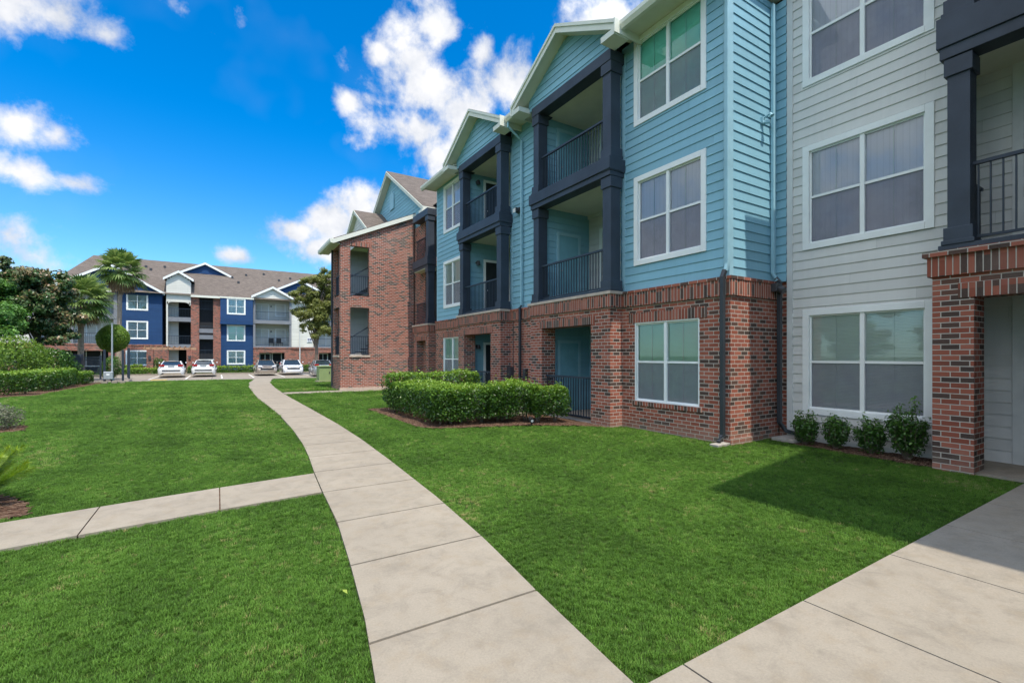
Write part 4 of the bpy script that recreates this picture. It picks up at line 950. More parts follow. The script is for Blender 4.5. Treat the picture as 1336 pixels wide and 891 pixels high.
cm.box(-12.7, -12.15, YF+.3, YF+.8, 3.2, 3.26); cm.build('seat', M['black'], ch)
cm = MB(); cm.box(-12.7, -12.15, YF+.78, YF+.84, 3.26, 3.8); cm.build('backrest', M['black'], ch)
for x in (-12.68, -12.2):
    for y in (.32, .78): MB().box(x, x+.04, YF+y, YF+y+.04, 2.86, 3.2).build('leg', M['black'], ch)
copy_tree(ch, (5.4, YF+.5, 2.72), 'left dark chair on the middle balcony above the tan sedan')['group'] = 'chairs on the right balcony of the far block'; copy_tree(ch, (6.3, YF+.5, 2.72), 'right dark chair on the middle balcony above the tan sedan', .3)['group'] = 'chairs on the right balcony of the far block'
# entrance pergola
PG = thing('entrance_pergola', (-4.1, 58.5, -.2), 'tan timber pergola on brick columns in front of the stair entrance', 'pergola')
cm = MB()
for y in (57.6, 59.4): cm.box(-6.1, -1.9, y, y+.12, 2.2, 2.42)
for x in np.arange(-6.0, -2.0, .45): cm.box(x, x+.07, 57.3, 59.8, 2.42, 2.54)
cm.build('beam', M['wood'], PG)
for x in (-5.85, -2.65):
    c_ = MB(); c_.box(x, x+.5, 57.45, 57.95, -.25, 2.2); c_.build('column', M['farbrick'], PG)
    MB().box(x+.14, x+.36, 57.36, 57.445, 1.2, 1.55).build('lantern', M['lamp'], PG)
# ------------------------------------------------------------------ vegetation
def leaves(name, pos, nrm, size, mat, parent=None, asp=.5, jit=.9, r=None, bend=.25):
    """one mesh of many leaf faces; pos Nx3 world, nrm Nx3 preferred facing"""
    n = len(pos); nn = nrm + rng.normal(0, jit, (n, 3)); nn /= np.linalg.norm(nn, axis=1)[:, None]+1e-9
    up = rng.normal(0, 1, (n, 3)); a = np.cross(nn, up); a /= np.linalg.norm(a, axis=1)[:, None]+1e-9; b = np.cross(nn, a)
    sz = size*rng.uniform(.6, 1.3, n)[:, None]
    o0 = Vector((0, 0, 0)); p = parent
    while p is not None: o0 += p.location; p = p.parent
    pos = pos-np.array(o0)
    v = np.stack([pos-a*sz*.5, pos+b*sz*asp*.5+nn*sz*bend*.4, pos+a*sz*.5, pos-b*sz*asp*.5+nn*sz*bend*.4], 1).reshape(-1, 3)
    me = bpy.data.meshes.new(name); me.vertices.add(4*n); me.vertices.foreach_set('co', v.astype('f').ravel())
    me.loops.add(4*n); me.loops.foreach_set('vertex_index', np.arange(4*n, dtype='i')); me.polygons.add(n)
    me.polygons.foreach_set('loop_start', np.arange(0, 4*n, 4, dtype='i'))
    me.update(calc_edges=True)
    rv = rng.uniform(0, 1, n) if r is None else np.clip(r, 0, 1)
    at = me.attributes.new('rnd', 'FLOAT', 'POINT'); at.data.foreach_set('value', np.repeat(rv, 4).astype('f'))
    me.materials.append(mat); o = bpy.data.objects.new(name, me); C.objects.link(o); o.parent = parent
    return o
for k_ in M:
    pass
for mm in bpy.data.materials:      # leaf meshes carry the attribute themselves; only the grass reads it from its points
    if mm.use_nodes and mm.name != 'grass_blades':
        for nd in mm.node_tree.nodes:
            if nd.type == 'ATTRIBUTE': nd.attribute_type = 'GEOMETRY'
def vnoise(P, s, seed=0):
    return np.array([mnoise.noise(Vector((p[0]*s+seed, p[1]*s, p[2]*s))) for p in P])
def hedge_pts(cx, cy, ang, L_, Wd, H_, n, z0=.18, lump=.10, round_=7.0):
    """points near the skin of a clipped, lumpy box hedge"""
    u = rng.uniform(-1, 1, (n, 3)); f = rng.integers(0, 5, n)   # 4 sides + top
    areas = np.array([L_*H_, L_*H_, Wd*H_, Wd*H_, L_*Wd*1.3]); f = rng.choice(5, n, p=areas/areas.sum())
    u[f == 0, 1] = 1; u[f == 1, 1] = -1; u[f == 2, 0] = 1; u[f == 3, 0] = -1; u[f == 4, 2] = 1
    nrm = np.zeros((n, 3)); nrm[f == 0, 1] = 1; nrm[f == 1, 1] = -1; nrm[f == 2, 0] = 1; nrm[f == 3, 0] = -1; nrm[f == 4, 2] = 1
    # rounded corners: superellipsoid in the cross section
    k = (np.abs(u)**round_).sum(1)**(1/round_); uu = u/np.maximum(1, k)[:, None]**.9
    P = uu*np.array([L_/2, Wd/2, H_/2]); P[:, 2] += H_/2+z0
    depth = rng.exponential(.05, n)
    depth[rng.uniform(0, 1, n) < .05] *= -1
    P -= nrm*depth[:, None]
    P += nrm*(vnoise(P+np.array([cx, cy, 0]), 1.5)*lump)[:, None] + nrm*(vnoise(P+np.array([cx, cy, 0]), 5, 7)*lump*.6)[:, None]
    low = P[:, 2] < z0+.14
    keep = ~low | (rng.uniform(0, 1, n) < .45)
    ca, sa = math.cos(ang), math.sin(ang); Rm = np.array([[ca, -sa, 0], [sa, ca, 0], [0, 0, 1]])
    P = P@Rm.T; nrm = nrm@Rm.T; P += np.array([cx, cy, 0])
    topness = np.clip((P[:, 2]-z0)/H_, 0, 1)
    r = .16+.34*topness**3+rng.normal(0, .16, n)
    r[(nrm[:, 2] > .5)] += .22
    return P[keep], nrm[keep], r[keep]
def stems(parent, pts, z1, r=.012, mat='bark'):
    mb = MB()
    for x, y in pts:
        for k in range(3): mb.tube([(x+rnd.uniform(-.03, .03), y+rnd.uniform(-.03, .03), -.03), (x+rnd.uniform(-.12, .12), y+rnd.uniform(-.12, .12), z1*.5), (x+rnd.uniform(-.22, .22), y+rnd.uniform(-.22, .22), z1)], [r*1.4, r, r*.6], 5)
    return mb.build('stem', M[mat], parent)
def hedge(name, segs, H_, n, size, label, cat='hedge', mat='hedge', z0=.18, group=None, lump=.10, loc=None):
    loc = loc or (segs[0][0], segs[0][1], 0)
    t = thing(name, loc, label, cat, group); PP = []; NN = []; RR = []; sp = []
    for (cx, cy, ang, L_, Wd) in segs:
        w = (L_*H_*2+Wd*H_*2+L_*Wd)*n
        p, q, r = hedge_pts(cx, cy, ang, L_, Wd, H_, int(w), z0, lump); PP.append(p); NN.append(q); RR.append(r)
        m = int(w*.35); u = rng.uniform(-.46, .46, (m, 3)); c_, s_ = math.cos(ang), math.sin(ang)
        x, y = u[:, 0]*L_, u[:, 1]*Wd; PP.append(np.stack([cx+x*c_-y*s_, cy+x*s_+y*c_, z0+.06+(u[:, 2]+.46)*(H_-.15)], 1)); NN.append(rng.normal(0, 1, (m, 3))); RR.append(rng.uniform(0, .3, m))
        for k in range(max(2, int(L_/.5))):
            a = (k+.5)/max(2, int(L_/.5))-.5; sp.append((cx+a*L_*math.cos(ang), cy+a*L_*math.sin(ang)))
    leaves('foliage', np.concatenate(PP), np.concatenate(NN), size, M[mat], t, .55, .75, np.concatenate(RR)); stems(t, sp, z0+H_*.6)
    return t
# near hedge round the condensers
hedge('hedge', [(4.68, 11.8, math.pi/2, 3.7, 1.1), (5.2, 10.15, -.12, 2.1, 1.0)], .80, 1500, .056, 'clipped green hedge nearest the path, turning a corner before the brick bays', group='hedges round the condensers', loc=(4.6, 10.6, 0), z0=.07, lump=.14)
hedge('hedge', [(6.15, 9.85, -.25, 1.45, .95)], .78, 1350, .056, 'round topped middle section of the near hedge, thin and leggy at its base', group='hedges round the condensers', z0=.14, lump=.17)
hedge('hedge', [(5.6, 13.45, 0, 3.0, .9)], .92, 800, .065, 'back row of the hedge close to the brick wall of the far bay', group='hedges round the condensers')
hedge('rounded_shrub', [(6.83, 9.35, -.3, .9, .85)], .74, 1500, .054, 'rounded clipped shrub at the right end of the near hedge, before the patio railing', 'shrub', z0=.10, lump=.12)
# condensers behind
for i, (x, y, lb) in enumerate(((5.7, 11.2, 'pale air conditioner condenser half hidden behind the near hedge'), (6.65, 11.0, 'pale air conditioner condenser behind the thin part of the hedge, nearer the wall'))):
    t = thing('air_conditioner', (x, y, 0), lb, 'air conditioner', 'condensers behind the hedge')
    MB().box(x-.38, x+.38, y-.38, y+.38, .06, .72).build('casing', M['metal'], t, .02); MB().box(x-.45, x+.45, y-.45, y+.45, 0, .06).build('pad', M['concrete'], t)
    g = MB()
    for k in range(12): g.box(x-.385, x+.385, y-.389, y-.385, .12+k*.048, .13+k*.048)
    MB().tube([(x, y, .72), (x, y, .76)], .3, 20).build('fan_grille', M['lamp'], t); g.build('louvres', M['lamp'], t)
# ground spotlights
for i, (x, y, lb) in enumerate(((6.16, 9.0, 'small garden spotlight on the mulch below the thin hedge section'), (6.72, 9.55, 'pale garden spotlight farther back between hedge and rounded shrub'))):
    t = thing('garden_spotlight', (x, y, 0), lb, 'spotlight', 'spotlights in the mulch')
    MB().tube([(x, y, -.02), (x, y, .08)], .015, 6).build('spike', M['black'], t); o = MB().tube([(x+.03, y+.1, .13), (x-.02, y-.06, .10)], [.05, .065], 12).build('lamp_head', M['metal' if i else 'black'], t); MB().tube([(x-.022, y-.062, .10), (x-.024, y-.066, .10)], .03, 12).build('lens', M['metal'], o)
# four young shrubs at the grey wall
def shrub(x, y, h, w, label, nleaf=1500, mat='shrub', size=.05, group=None, name='young_shrub', up=.8):
    t = thing(name, (x, y, 0), label, 'shrub', group); P = []; Nn = []; st = MB()
    for k in range(34):
        an = rnd.uniform(0, 6.28); r = w*.5*math.sqrt(rnd.uniform(.05, 1)); hh = h*rnd.uniform(.62, 1.08)*(1-.35*r/(w*.5)); tx, ty = x+math.cos(an)*r, y+math.sin(an)*r
        p0 = np.array([x+rnd.uniform(-.04, .04), y+rnd.uniform(-.04, .04), 0.]); p2 = np.array([tx, ty, hh]); p1 = (p0+p2)/2+np.array([math.cos(an)*.06, math.sin(an)*.06, -.02])
        st.tube([tuple(p0), tuple(p1), tuple(p2)], [.007, .005, .002], 4)
        m = int(nleaf/34); s_ = rng.uniform(.16, 1, m)**.8; q = (1-s_)[:, None]**2*p0+2*((1-s_)*s_)[:, None]*p1+(s_**2)[:, None]*p2
        o_ = rng.normal(0, .035, (m, 3)); P.append(q+o_); Nn.append(o_*20+np.array([0, 0, .5]))
    P = np.concatenate(P); zz = np.clip(P[:, 2]/h, 0, 1); P[:, 2] = np.maximum(P[:, 2], .02)
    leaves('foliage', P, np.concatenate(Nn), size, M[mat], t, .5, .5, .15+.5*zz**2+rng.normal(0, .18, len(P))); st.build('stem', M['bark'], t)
    return t
for x, y, h, w, lb in ((9.08, 4.44, .66, .44, 'young green shrub under the grey wall window, nearest the downpipe'), (9.10, 3.95, .66, .40, 'small loose shrub under the left half of the grey wall window'), (9.12, 3.44, .70, .42, 'young shrub under the middle right of the grey wall window'), (9.05, 2.93, 1.02, .50, 'tallest of the young shrubs, beside the brick pier')):
    shrub(x, y, h, w, lb, 3000 if h < .9 else 4200, group='young shrubs along the grey wall')
# splash block and stepping stone
t = MB().prism([(7.45, 5.08, -.02), (7.83, 5.1, -.02), (7.83, 5.28, -.02), (7.45, 5.26, -.02)], (0, 0, .05)).build('splash_block', M['stone'], None, .01); tag(t, 'pale concrete splash block under the corner downpipe', 'splash block')
t = MB().prism([(8.95, 4.58, -.01), (9.45, 4.5, -.01), (9.47, 4.95, -.01), (8.93, 4.98, -.01)], (0, 0, .07)).build('stone_slab', M['stone'], None, .012); tag(t, 'flat grey stone slab in the mulch beside the corner downpipe', 'stone slab')

# left side hedges and shrubs
def drop(t): t.location.z += hz(t.location.y); return t
drop(hedge('clipped_hedge', [(-8.7, 27.0, .72, 4.9, 1.3)], .92, 360, .095, 'low clipped hedge at the left edge of the lawn, nearest the viewer', z0=.02, group='low hedges left of the lawn'))
drop(hedge('clipped_hedge', [(-7.65, 34.2, 1.62, 7.6, 1.5)], .98, 330, .10, 'longest low clipped hedge on the left, running towards the gate', z0=.02, group='low hedges left of the lawn'))
drop(hedge('clipped_hedge', [(-7.65, 40.4, 1.58, 3.4, 1.2)], .76, 330, .10, 'short low hedge beside the black fence', z0=.02, group='low hedges left of the lawn'))
def blob_pts(c, rad, n, fill=.35, sq=1.0, lump=.25, ns=.7):
    d = rng.normal(0, 1, (n, 3)); d /= np.linalg.norm(d, axis=1)[:, None]; r = rng.uniform(1-fill, 1, n)[:, None]
    P = d*np.array(rad)*r; k = 1+lump*vnoise(P+np.array(c), ns)[:, None]+lump*.6*vnoise(P+np.array(c), ns*2.7, 5)[:, None]
    return P*k+np.array(c), d
def bush(name, c, rad, n, size, mat, label, group=None, cat='shrub'):
    t = thing(name, (c[0], c[1], 0), label, cat, group); P, d = blob_pts(c, rad, n, .4); k = P[:, 2] > 0; P, d = P[k], d[k]
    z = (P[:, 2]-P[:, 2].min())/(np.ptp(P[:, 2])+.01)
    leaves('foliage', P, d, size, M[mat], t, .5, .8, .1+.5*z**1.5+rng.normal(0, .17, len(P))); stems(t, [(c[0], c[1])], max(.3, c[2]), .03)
    return t
bush('bushy_shrub', (-10.9, 31.5, 1.2), (2.7, 2.4, 1.5), 15000, .13, 'hedge2', 'large yellow green bush rising behind the front hedge at the left edge')
bush('bushy_shrub', (-10.2, 38.0, 1.35), (2.0, 2.4, 1.5), 9000, .13, 'hedge2', 'yellow green bush in the middle of the shrubs behind the long hedge')
bush('dark_shrub', (-9.1, 41.2, .95), (1.4, 1.2, 1.3), 8000, .12, 'shrub', 'dark green rounded shrub beside the black fence')
bush('grey_shrub', (-4.35, 14.75, .22), (.75, .6, .42), 5200, .045, 'dusty', 'low grey green shrub at the left edge of the lawn')

def tree(name, x, y, h, clumps, n, size, mat, label, trunk_r=.16, group=None, bark='bark'):
    t = thing(name, (x, y, 0), label, 'tree', group); P = []; Nn = []; R_ = []
    tk = MB(); zb = min(c[2]-c[5] for c in clumps)
    top = max(c[2] for c in clumps)
    tk.tube([(x, y, -.1), (x+.05, y, zb*.6), (x-.04, y+.05, zb+.5), (x, y, top*.8)], [trunk_r*1.25, trunk_r, trunk_r*.8, trunk_r*.3], 10, True)
    for (cx, cy, cz, rx, ry, rz) in clumps:
        tk.tube([(x, y, max(zb*.7, cz*.45)), ((x+cx)/2, (y+cy)/2, cz*.75), (cx, cy, cz)], [trunk_r*.5, trunk_r*.3, trunk_r*.12], 6)
        vol = rx*ry*rz
        m = int(n*vol/sum(c[3]*c[4]*c[5] for c in clumps))
        # sub clumps inside each clump
        q = []; k = 12
        for i in range(k):
            d = rng.normal(0, 1, 3); d /= np.linalg.norm(d); r = rng.uniform(.45, 1.0); cc = np.array([cx, cy, cz])+d*np.array([rx, ry, rz])*r
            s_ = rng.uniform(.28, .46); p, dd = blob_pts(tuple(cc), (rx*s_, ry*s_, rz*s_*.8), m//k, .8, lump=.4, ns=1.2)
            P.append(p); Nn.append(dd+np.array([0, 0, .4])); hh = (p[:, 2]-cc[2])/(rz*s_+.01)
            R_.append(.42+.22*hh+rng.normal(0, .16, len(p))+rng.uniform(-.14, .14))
    tk.build('trunk', M[bark], t)
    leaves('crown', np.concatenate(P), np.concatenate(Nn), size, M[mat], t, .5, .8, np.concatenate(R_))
    return t
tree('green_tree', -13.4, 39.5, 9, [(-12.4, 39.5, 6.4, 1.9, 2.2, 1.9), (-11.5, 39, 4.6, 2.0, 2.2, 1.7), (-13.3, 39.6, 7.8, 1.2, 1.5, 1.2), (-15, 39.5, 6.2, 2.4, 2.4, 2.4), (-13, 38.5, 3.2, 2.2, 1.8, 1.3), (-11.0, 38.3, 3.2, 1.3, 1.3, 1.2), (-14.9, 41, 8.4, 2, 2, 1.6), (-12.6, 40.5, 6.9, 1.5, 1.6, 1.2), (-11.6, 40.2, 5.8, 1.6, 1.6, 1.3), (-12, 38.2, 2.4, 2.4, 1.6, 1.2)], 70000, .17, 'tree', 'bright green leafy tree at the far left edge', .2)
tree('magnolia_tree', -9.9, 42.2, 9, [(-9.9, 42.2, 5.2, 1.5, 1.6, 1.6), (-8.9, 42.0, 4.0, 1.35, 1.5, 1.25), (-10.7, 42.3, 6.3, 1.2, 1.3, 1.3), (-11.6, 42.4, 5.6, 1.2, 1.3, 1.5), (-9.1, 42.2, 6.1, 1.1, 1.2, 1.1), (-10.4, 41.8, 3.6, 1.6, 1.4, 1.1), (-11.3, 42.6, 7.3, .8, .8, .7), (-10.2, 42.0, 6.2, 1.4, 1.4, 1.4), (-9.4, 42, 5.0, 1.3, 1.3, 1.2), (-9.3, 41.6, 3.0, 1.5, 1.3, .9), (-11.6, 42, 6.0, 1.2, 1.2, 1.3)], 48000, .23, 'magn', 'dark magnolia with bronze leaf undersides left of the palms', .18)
tree('oak_tree', 8.3, 50, 9, [(8.2, 50, 5.9, 1.5, 1.6, 1.5), (8.7, 50, 4.2, 1.3, 1.4, 1.0), (8.8, 50, 7.9, 1.5, 1.4, 1.4), (9.3, 50, 9.7, 1.1, 1.2, .9), (6.9, 50, 7.2, 1.25, 1.2, 1.0), (7.2, 50, 5.8, 1.15, 1.1, .9), (7.4, 50, 4.6, .9, .9, .7), (10.6, 50, 7.5, 1.8, 1.8, 2.2), (7.9, 50, 8.8, 1.2, 1.1, 1.0), (8.5, 50, 6.6, 1.4, 1.3, 1.3), (8.9, 50, 5.2, 1.2, 1.2, 1.1), (7.9, 50, 7.6, 1.2, 1.1, 1.0), (9.3, 50, 8.7, 1.2, 1.2, 1.1)], 56000, .17, 'oak', 'olive green oak beside the brick stair tower, in front of the far block', .16)

def palm(name, x, y, h, R0, label, nf=44, lean=.0, dead=14, group='fan palms in front of the far block', seed=1):
    rr_ = random.Random(seed); t = thing(name, (x, y, 0), label, 'palm tree', group)
    tk = MB(); ps = []; rs = []
    for k in range(9):
        u = k/8; ps.append((x+lean*u*u, y, (h-.2)*u-.05)); rs.append((.30-.12*min(1, u*5) if u < .2 else .19-.03*u))
    tk.tube(ps, rs, 12); 
    for k in range(26): z = h*(.75+.24*k/26); tk.tube([(x+lean*.8, y, z), (x+lean*.8, y, z+.05)], [.21+.03*(k % 2), .17], 9, False)
    tk.build('trunk', M['palmbark'], t, smooth=False)
    V = {'f': ([], [], []), 'd': ([], [], [])}
    def frond(kind, an, elv, plen, fl, droop):
        v, f, r = V[kind]; c = Vector((x+lean, y, h)); d0 = Vector((math.cos(an)*math.cos(elv), math.sin(an)*math.cos(elv), math.sin(elv)))
        side = Vector((-math.sin(an), math.cos(an), 0)); upv = d0.cross(side)*-1
        if upv.z < 0: upv = -upv
        hub = c+d0*plen+Vector((0, 0, -droop*plen*.25)); tone = rr_.uniform(0, 1)
        k = len(v); w = .025; v += [tuple(c-side*w), tuple(c+side*w), tuple(hub+side*w), tuple(hub-side*w)]; f.append((k, k+1, k+2, k+3)); r += [.5]*4
        nb = 22
        for i in range(nb):
            a = (i/(nb-1)-.5)*math.radians(235); bl_ = fl*(1-.25*abs(a)/2)*rr_.uniform(.88, 1.08)
            dd = (d0*math.cos(a)+side*math.sin(a)).normalized(); fold = upv*(.03 if i % 2 else -.03)
            m1 = hub+dd*bl_*.55+fold+Vector((0, 0, -droop*bl_*.10)); tip = hub+dd*bl_*.93+Vector((0, 0, -droop*bl_*.42)); wd = (d0*-math.sin(a)+side*math.cos(a)).normalized()*bl_*.075
            k = len(v); v += [tuple(hub), tuple(m1-wd), tuple(tip), tuple(m1+wd)]; f.append((k, k+1, k+2, k+3)); r += [tone*.6+.2+rr_.uniform(-.15, .2)]*4
    for i in range(nf):
        e = math.radians(82-118*((i+.5)/nf)**.85); frond('f', i*2.39996, e, R0*rr_.uniform(.45, .62), R0*rr_.uniform(.45, .58), .35+.9*(i/nf))
    for i in range(dead): frond('d', i*2.39996+.7, math.radians(rr_.uniform(-72, -42)), R0*.42, R0*.42, 1.3)
    for key, nm, mt in (('f', 'crown', 'palm'), ('d', 'dead_fronds', 'deadpalm')):
        v, f, r = V[key]; me = bpy.data.meshes.new(nm); me.from_pydata([(a-x, b-y, c_) for a, b, c_ in v], [], f); at = me.attributes.new('rnd', 'FLOAT', 'POINT'); at.data.foreach_set('value', np.clip(r, 0, 1).astype('f')); me.materials.append(M[mt])
        o = bpy.data.objects.new(nm, me); C.objects.link(o); o.parent = t
    return t
palm('fan_palm', -8.5, 46.0, 5.9, 2.2, 'shorter, fuller fan palm in front of the cream balconies of the far block', 50, .0, 12, seed=4)
palm('fan_palm', -7.75, 56.2, 9.7, 2.25, 'taller fan palm with brown hanging fronds in front of the navy siding', 46, .15, 22, seed=9)
palm('fan_palm', -11.5, 8.2, 9.9, 1.9, 'tall fan palm off to the left, mirrored in a window of the grey wall', 46, 0, 14, seed=6)
# clipped round topiary
t = thing('round_topiary_tree', (-6.9, 47.5, 0), 'ball shaped clipped topiary tree behind the grey light pole', 'tree')
P, d = blob_pts((-6.9, 47.5, 2.95), (1.02, 1.02, 1.08), 14000, .14, lump=.07); leaves('crown', P, d, .12, M['hedge2'], t, .5, .5, .3+.3*(P[:, 2]-1.9)/2.2+rng.normal(0, .13, len(P))); MB().tube([(-6.9, 47.5, -.3), (-6.85, 47.5, 2.1)], .08, 8).build('trunk', M['bark'], t)
# hedges along the far block
for (cx, L_, y, H_, lb) in ((-6.3, 3.0, 56.4, .62, 'low hedge left of the white coupe beside the pergola'), (-7.2, 2.0, 58.0, .9, 'taller hedge behind the low one, left of the pergola'), (1.35, 5.4, 56.6, .72, 'low hedge between the pergola and the tan sedan'), (9.3, 5.0, 56.6, .75, 'low hedge behind the white sedan that faces the camera'), (-1.9, 1.3, 57, .7, 'small hedge right of the pergola behind the parked cars')):
    drop(hedge('parking_hedge', [(cx, y, 0, L_, 1.1)], H_, 150, .14, lb, z0=.05, mat='hedge2' if cx < -6.2 or abs(cx-1.35) < .1 else 'shrub', group='hedges along the far block'))
bush('entrance_shrub', (-5.2, 60, .6), (.8, .7, .8), 1500, .13, 'shrub', 'dark shrub beside the stair entrance of the far block')
bush('entrance_shrub', (-6.7, 45.2, .7), (.7, .6, .9), 2400, .11, 'shrub', 'dark shrub behind the open gate below the topiary ball')
# cycad in the lower left
def fern():
    ox, oy = -2.28, 7.32
    t = thing('foxtail_fern', (ox, oy, 0), 'bright green fern with dense plume shaped fronds in mulch at the left edge', 'plant')
    v = []; f = []; r = []; R2 = random.Random(5)
    for i in range(34):
        an = i*2.39996; e0 = math.radians(80-48*(i/34)); L_ = R2.uniform(.55, .82); p = Vector((ox+.05*math.cos(an), oy+.05*math.sin(an), .0)); d = Vector((math.cos(an)*math.cos(e0), math.sin(an)*math.cos(e0), math.sin(e0))); side = Vector((-math.sin(an), math.cos(an), 0))
        n = 520; tone = R2.uniform(-.1, .1)
        for k in range(n):
            if k % 10 == 0: d = (d+Vector((0, 0, -.006))).normalized()
            p = p+d*L_/n; u = k/n
            if u < .12: continue
            w = side.cross(d); th = R2.uniform(0, 6.283); o = side*math.cos(th)+w*math.sin(th)
            rad = .074*math.sin(math.pi*min(1, .12+.88*(1-u)**.7))**.6+.008; tip = p+o*rad+d*.035; wd = d.cross(o)*.0035; kk = len(v)
            v += [tuple(p-wd), tuple(p+wd), tuple(tip)]; f.append((kk, kk+1, kk+2)); r += [.25+.55*u+tone+R2.uniform(-.15, .15)]*3
    me = bpy.data.meshes.new('fronds'); me.from_pydata([(a-ox, b-oy, c_) for a, b, c_ in v], [], f); at = me.attributes.new('rnd', 'FLOAT', 'POINT'); at.data.foreach_set('value', np.clip(r, 0, 1).astype('f')); me.materials.append(M['cycad']); o = bpy.data.objects.new('fronds', me); C.objects.link(o); o.parent = t
fern()
t = leaves('fallen_leaf', np.array([[.72, 3.25, .03]]), np.array([[0, 0, 1.]]), .06, M['hedge2'], None, .4, .1); tag(t, 'single pale fallen leaf on the grass left of the path', 'leaf')

gt = [o for o in C.objects if o.name.startswith('green_tree')][0]
copy_tree(gt, (-15.5, 3, 0), 'leafy green tree left of the viewpoint, mirrored in the ground floor windows'); copy_tree(gt, (-17, 15, 0), 'leafy green tree standing left of the lawn beyond the picture edge'); copy_tree(gt, (-19, -4, 0), 'leafy green tree behind and left of the viewpoint', 1.3); copy_tree(gt, (-21, 9, 0), 'leafy green tree farthest left, seen only in the window reflections', 2.4)
# ------------------------------------------------------------------ cars
def make_car(loc, rz, mat, label, style='sedan', L_=4.75, Wd=1.84, H_=1.45):
    """local frame: +Y is the nose, z up, rear bumper at -L/2"""
    t = thing('parked_car', loc, label, 'car', 'cars parked in front of the far block'); hw = Wd/2; h = L_/2
    def loft(stations, closed=True, name='body', m=mat, par=t, sm=True):
        v = []; f = []; n = len(stations[0])
        for s_ in stations: v += s_
        for k in range(len(stations)-1):
            for j in range(n-1): a = k*n+j; f.append((a, a+1, a+n+1, a+n))
        f.append(tuple(range(n-1, -1, -1))); f.append(tuple((len(stations)-1)*n+j for j in range(n)))
        mb = MB(); mb.v = [tuple(Vector(loc)+Vector(p)) for p in v]; mb.f = f
        o = mb.build(name, m, par, smooth=sm); return o
    # lower body cross sections: (y, half width, bottom z, shoulder z, deck z)
    if style == 'coupe': st = [(-h, .74, .42, .72, .86), (-h+.06, .86, .26, .76, .98), (-h+.35, .97, .20, .82, 1.03), (-h+1.1, 1.0, .18, .82, .98), (0, .97, .18, .80, .93), (h-1.5, .99, .18, .80, .95), (h-.9, .97, .18, .76, .90), (h-.2, .88, .20, .66, .78), (h, .72, .30, .56, .62)]
    else: st = [(-h, .76, .42, .72, .88), (-h+.07, .88, .26, .78, 1.0), (-h+.4, .97, .20, .82, 1.04), (-h+1.1, 1.0, .18, .84, .99), (0, 1.0, .18, .84, .95), (h-1.4, .99, .18, .84, .98), (h-.8, .97, .18, .80, .92), (h-.2, .90, .20, .70, .80), (h, .74, .30, .58, .64)]
    S_ = []
    for (y, w, zb, zs, zd) in st:
        a = w*hw; S_.append([(-a*.9, y, zb), (-a, y, zb+.14), (-a*1.0, y, zs-.12), (-a*.97, y, zs), (-a*.86, y, zd-.03), (-a*.5, y, zd), (0, y, zd+.01), (a*.5, y, zd), (a*.86, y, zd-.03), (a*.97, y, zs), (a, y, zs-.12), (a, y, zb+.14), (a*.9, y, zb)])
    body = loft(S_)
    # greenhouse
    z0 = .93; zt = H_; r0, r1, r2, r3 = (-h+.55, -h+1.45, .25, 1.15) if style == 'coupe' else (-h+.5, -h+1.25, .45, 1.3)
    gh = MB(); base = [(-.82*hw, r0, z0+.06), (.82*hw, r0, z0+.06), (.86*hw, r3, z0), (-.86*hw, r3, z0)]; mid = [(-.9*hw, (r0+r1)/2, z0), (.9*hw, (r0+r1)/2, z0)]
    top = [(-.62*hw, r1, zt-.03), (.62*hw, r1, zt-.03), (.64*hw, r2, zt-.02), (-.64*hw, r2, zt-.02)]
    P = [Vector(loc)+Vector(p) for p in base+top]; gh.v = [tuple(p) for p in P]; gh.f = [(0, 1, 5, 4), (1, 2, 6, 5), (2, 3, 7, 6), (3, 0, 4, 7)]
    gh.build('window', M['carglass'], t)
    rf = MB(); ro = [(-.64*hw, r1-.06, zt-.035), (0, r1-.1, zt-.01), (.64*hw, r1-.06, zt-.035), (.66*hw, r2+.05, zt-.03), (0, r2+.09, zt), (-.66*hw, r2+.05, zt-.03)]; ct = (0, (r1+r2)/2, zt+.035)
    rf.v = [tuple(Vector(loc)+Vector(p)) for p in ro+[ct]]; rf.f = [(i, (i+1) % 6, 6) for i in range(6)]
    for a, b_ in ((0, 4), (1, 5), (2, 6), (3, 7)): rf.tube([tuple(P[a]), tuple(P[b_])], .035, 5)
    for s_ in (-1, 1): rf.tube([tuple(Vector(loc)+Vector((s_*.85*hw, -.15, z0+.02))), tuple(Vector(loc)+Vector((s_*.64*hw, -.2, zt-.03)))], .03, 5)
    rf.build('roof', mat, t, smooth=False)
    X, Y, Z = loc
    for sx in (-1, 1):
        for sy in (-h+.95, h-.95):
            w = MB(); xx = X+sx*(hw-.12); w.tube([(xx-sx*.1, Y+sy, .33), (xx+sx*.11, Y+sy, .33)], .335, 20); o = w.build('wheel', M['tyre'], t)
            MB().tube([(xx+sx*.111, Y+sy, .33), (xx+sx*.125, Y+sy, .33)], .22, 14).build('rim', M['rim'], o)
        MB().box(X+sx*hw*.98, X+sx*(hw*.98+.09), Y+r3-.25, Y+r3-.15, .92, 1.02).build('mirror', mat, t, .02)
        zz = .80
        MB().box(X+sx*hw*.48, X+sx*hw*.88, Y-h-.015, Y-h+.1, zz-.10, zz+.06).build('tail_light', M['red'], t, .02)
        MB().prism([(X+sx*hw*.45, Y+h+.01, .60), (X+sx*hw*.80, Y+h-.08, .62), (X+sx*hw*.86, Y+h-.12, .74), (X+sx*hw*.5, Y+h-.1, .70)], (0, -.12, 0)).build('headlight', M['headl'], t)
    MB().box(X-.62, X+.62, Y-h-.02, Y-h+.08, .30, .40).build('rear_bumper_trim', M['black'], t, .01); MB().box(X-.24, X+.24, Y-h-.02, Y-h+.03, .68, .80).build('number_plate', M['metal'], t)
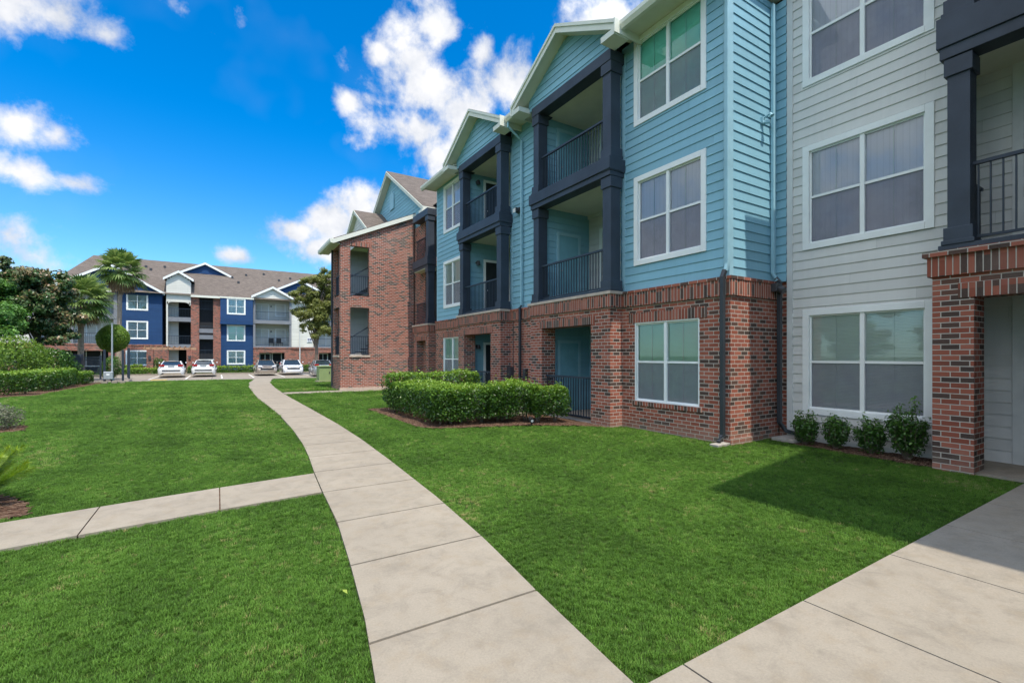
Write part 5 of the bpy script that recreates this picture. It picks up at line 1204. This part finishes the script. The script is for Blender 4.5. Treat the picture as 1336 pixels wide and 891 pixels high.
    MB().box(X-.55, X+.55, Y+h-.06, Y+h+.02, .32, .46).build('front_grille', M['black'], t, .01); MB().box(X-.32, X+.32, Y+h-.06, Y+h+.015, .54, .60).build('upper_grille', M['black'], t, .005)
    t.rotation_euler = (0, 0, rz)
    return t
cw = carpaint('white_car_paint', (.78, .78, .76)); cw2 = carpaint('pearl_car_paint', (.74, .74, .70)); ctn = carpaint('tan_car_paint', (.36, .30, .24), .3); cgr = carpaint('silver_car_paint', (.35, .37, .39), .5); c5 = carpaint('bright_white_paint', (.80, .81, .82))
make_car((-3.36, 50.7, -.25), .03, cw, 'white coupe seen from behind, leftmost in the car park', 'coupe', 4.7, 1.88, 1.38)
make_car((-1.0, 50.9, -.25), -.02, cw2, 'pearl white sedan seen from behind, right of the coupe', 'sedan', 4.7, 1.80, 1.45)
make_car((3.85, 50.7, -.25), math.pi, ctn, 'tan sedan facing the camera', 'sedan', 4.7, 1.78, 1.45)
make_car((6.15, 51.2, -.25), math.pi-.02, c5, 'bright white sedan facing the camera, right of the tan car', 'sedan', 4.9, 1.88, 1.46)
make_car((8.05, 46.0, -.25), -.06, cgr, 'silver grey car partly hidden behind the green utility box', 'sedan', 4.6, 1.78, 1.45)

# ------------------------------------------------------------------ small things in the distance
t = thing('utility_box', (6.0, 33.1, 0), 'olive green utility box beside the brick stair tower', 'utility box')
MB().box(5.6, 6.9, 32.6, 33.6, -.12, .86).build('cabinet', M['greybox'], t, .03); MB().box(5.55, 6.95, 32.55, 33.65, .86, .93).build('lid', M['greybox'], t, .02); MB().box(5.5, 7.0, 32.5, 33.7, -.2, -.06).build('pad', M['concrete'], t)
MB().box(6.2, 6.26, 32.585, 32.6, .4, .55).build('latch', M['lamp'], t)
def fence_run(name, x0, y0, x1, y1, h, label, group=None):
    t = thing(name, ((x0+x1)/2, (y0+y1)/2, 0), label, 'fence', group); L_ = math.hypot(x1-x0, y1-y0); n = int(L_/.14); mb = MB()
    for k in range(n+1):
        u = k/n; x = x0+(x1-x0)*u; y = y0+(y1-y0)*u; mb.box(x-.012, x+.012, y-.012, y+.012, .08, h-.06)
    mb.build('bars', M['rail'], t); r = MB(); r.tube([(x0, y0, h-.06), (x1, y1, h-.06)], .035, 4); r.tube([(x0, y0, h-.25), (x1, y1, h-.25)], .025, 4); r.tube([(x0, y0, .12), (x1, y1, .12)], .025, 4); r.build('rail', M['rail'], t)
    for x, y in ((x0, y0), (x1, y1)): MB().box(x-.05, x+.05, y-.05, y+.05, -.05, h+.06).build('post', M['rail'], t)
    return t
fence_run('metal_fence', -9.2, 46.8, -6.95, 43.2, 1.55, 'black metal fence between the shrubs and the gate')
fence_run('metal_gate', -5.75, 45.6, -5.35, 42.9, 2.1, 'black metal gate standing open by the car park')
fence_run('metal_fence', -13, 50, -9.25, 46.9, 1.55, 'black metal fence behind the magnolia')
pl = MB(); pl.box(-8.8, -8.2, 44.5, 45.1, -.3, 1.7); t = pl.build('fence_pillar', M['dark'], None, .02); tag(t, 'dark square pillar at the foot of the shorter palm', 'pillar')
for x, y, h, lb in ((-6.6, 42.3, 2.0, 'dark gate post left of the grey box'), (-5.6, 42.2, 2.0, 'grey post beside the open gate')):
    t = MB().box(x-.06, x+.06, y-.06, y+.06, -.3, h).build('gate_post', M['rail' if x < -5.5 else 'metal'], None, .008); tag(t, lb, 'post')
t = thing('light_pole', (-5.95, 40.6, 0), 'tall thin grey pole in front of the topiary ball', 'pole'); MB().tube([(-5.95, 40.6, -.05), (-5.95, 40.6, 3.7)], [.055, .045], 10).build('shaft', M['metal'], t); MB().tube([(-5.95, 40.6, -.05), (-5.95, 40.6, .12)], .11, 10).build('base', M['metal'], t); MB().tube([(-5.95, 40.6, 3.7), (-5.95, 40.6, 3.76)], .06, 10).build('cap', M['metal'], t)
t = thing('waste_bin', (-6.1, 40.3, 0), 'grey box shaped bin on posts at the foot of the pole', 'bin')
MB().box(-6.33, -5.85, 40.15, 40.45, .05, .55).build('bin_body', M['metal'], t, .03); MB().box(-6.17, -6.01, 40.135, 40.15, .29, .43).build('label_plate', M['white'], t)
for x in (-6.27, -5.95): MB().box(x, x+.05, 40.25, 40.3, -.3, .06).build('leg', M['rail'], t)
t = thing('fence_pillar', (-5.3, 37.8, 0), 'row of short pale kerb stones below the grey box', 'kerb stones') if False else None
for k, x in enumerate((-6.4, -5.9, -5.5)):
    t = MB().box(x, x+.3, 40.0, 40.25, -.25, -.08).build('kerb_stone', M['concrete'], None, .02); tag(t, ['short pale kerb stone left of the bin', 'short pale kerb stone under the bin', 'short pale kerb stone right of the bin'][k], 'kerb stone', 'kerb stones by the gate')

S.render.engine = 'CYCLES'
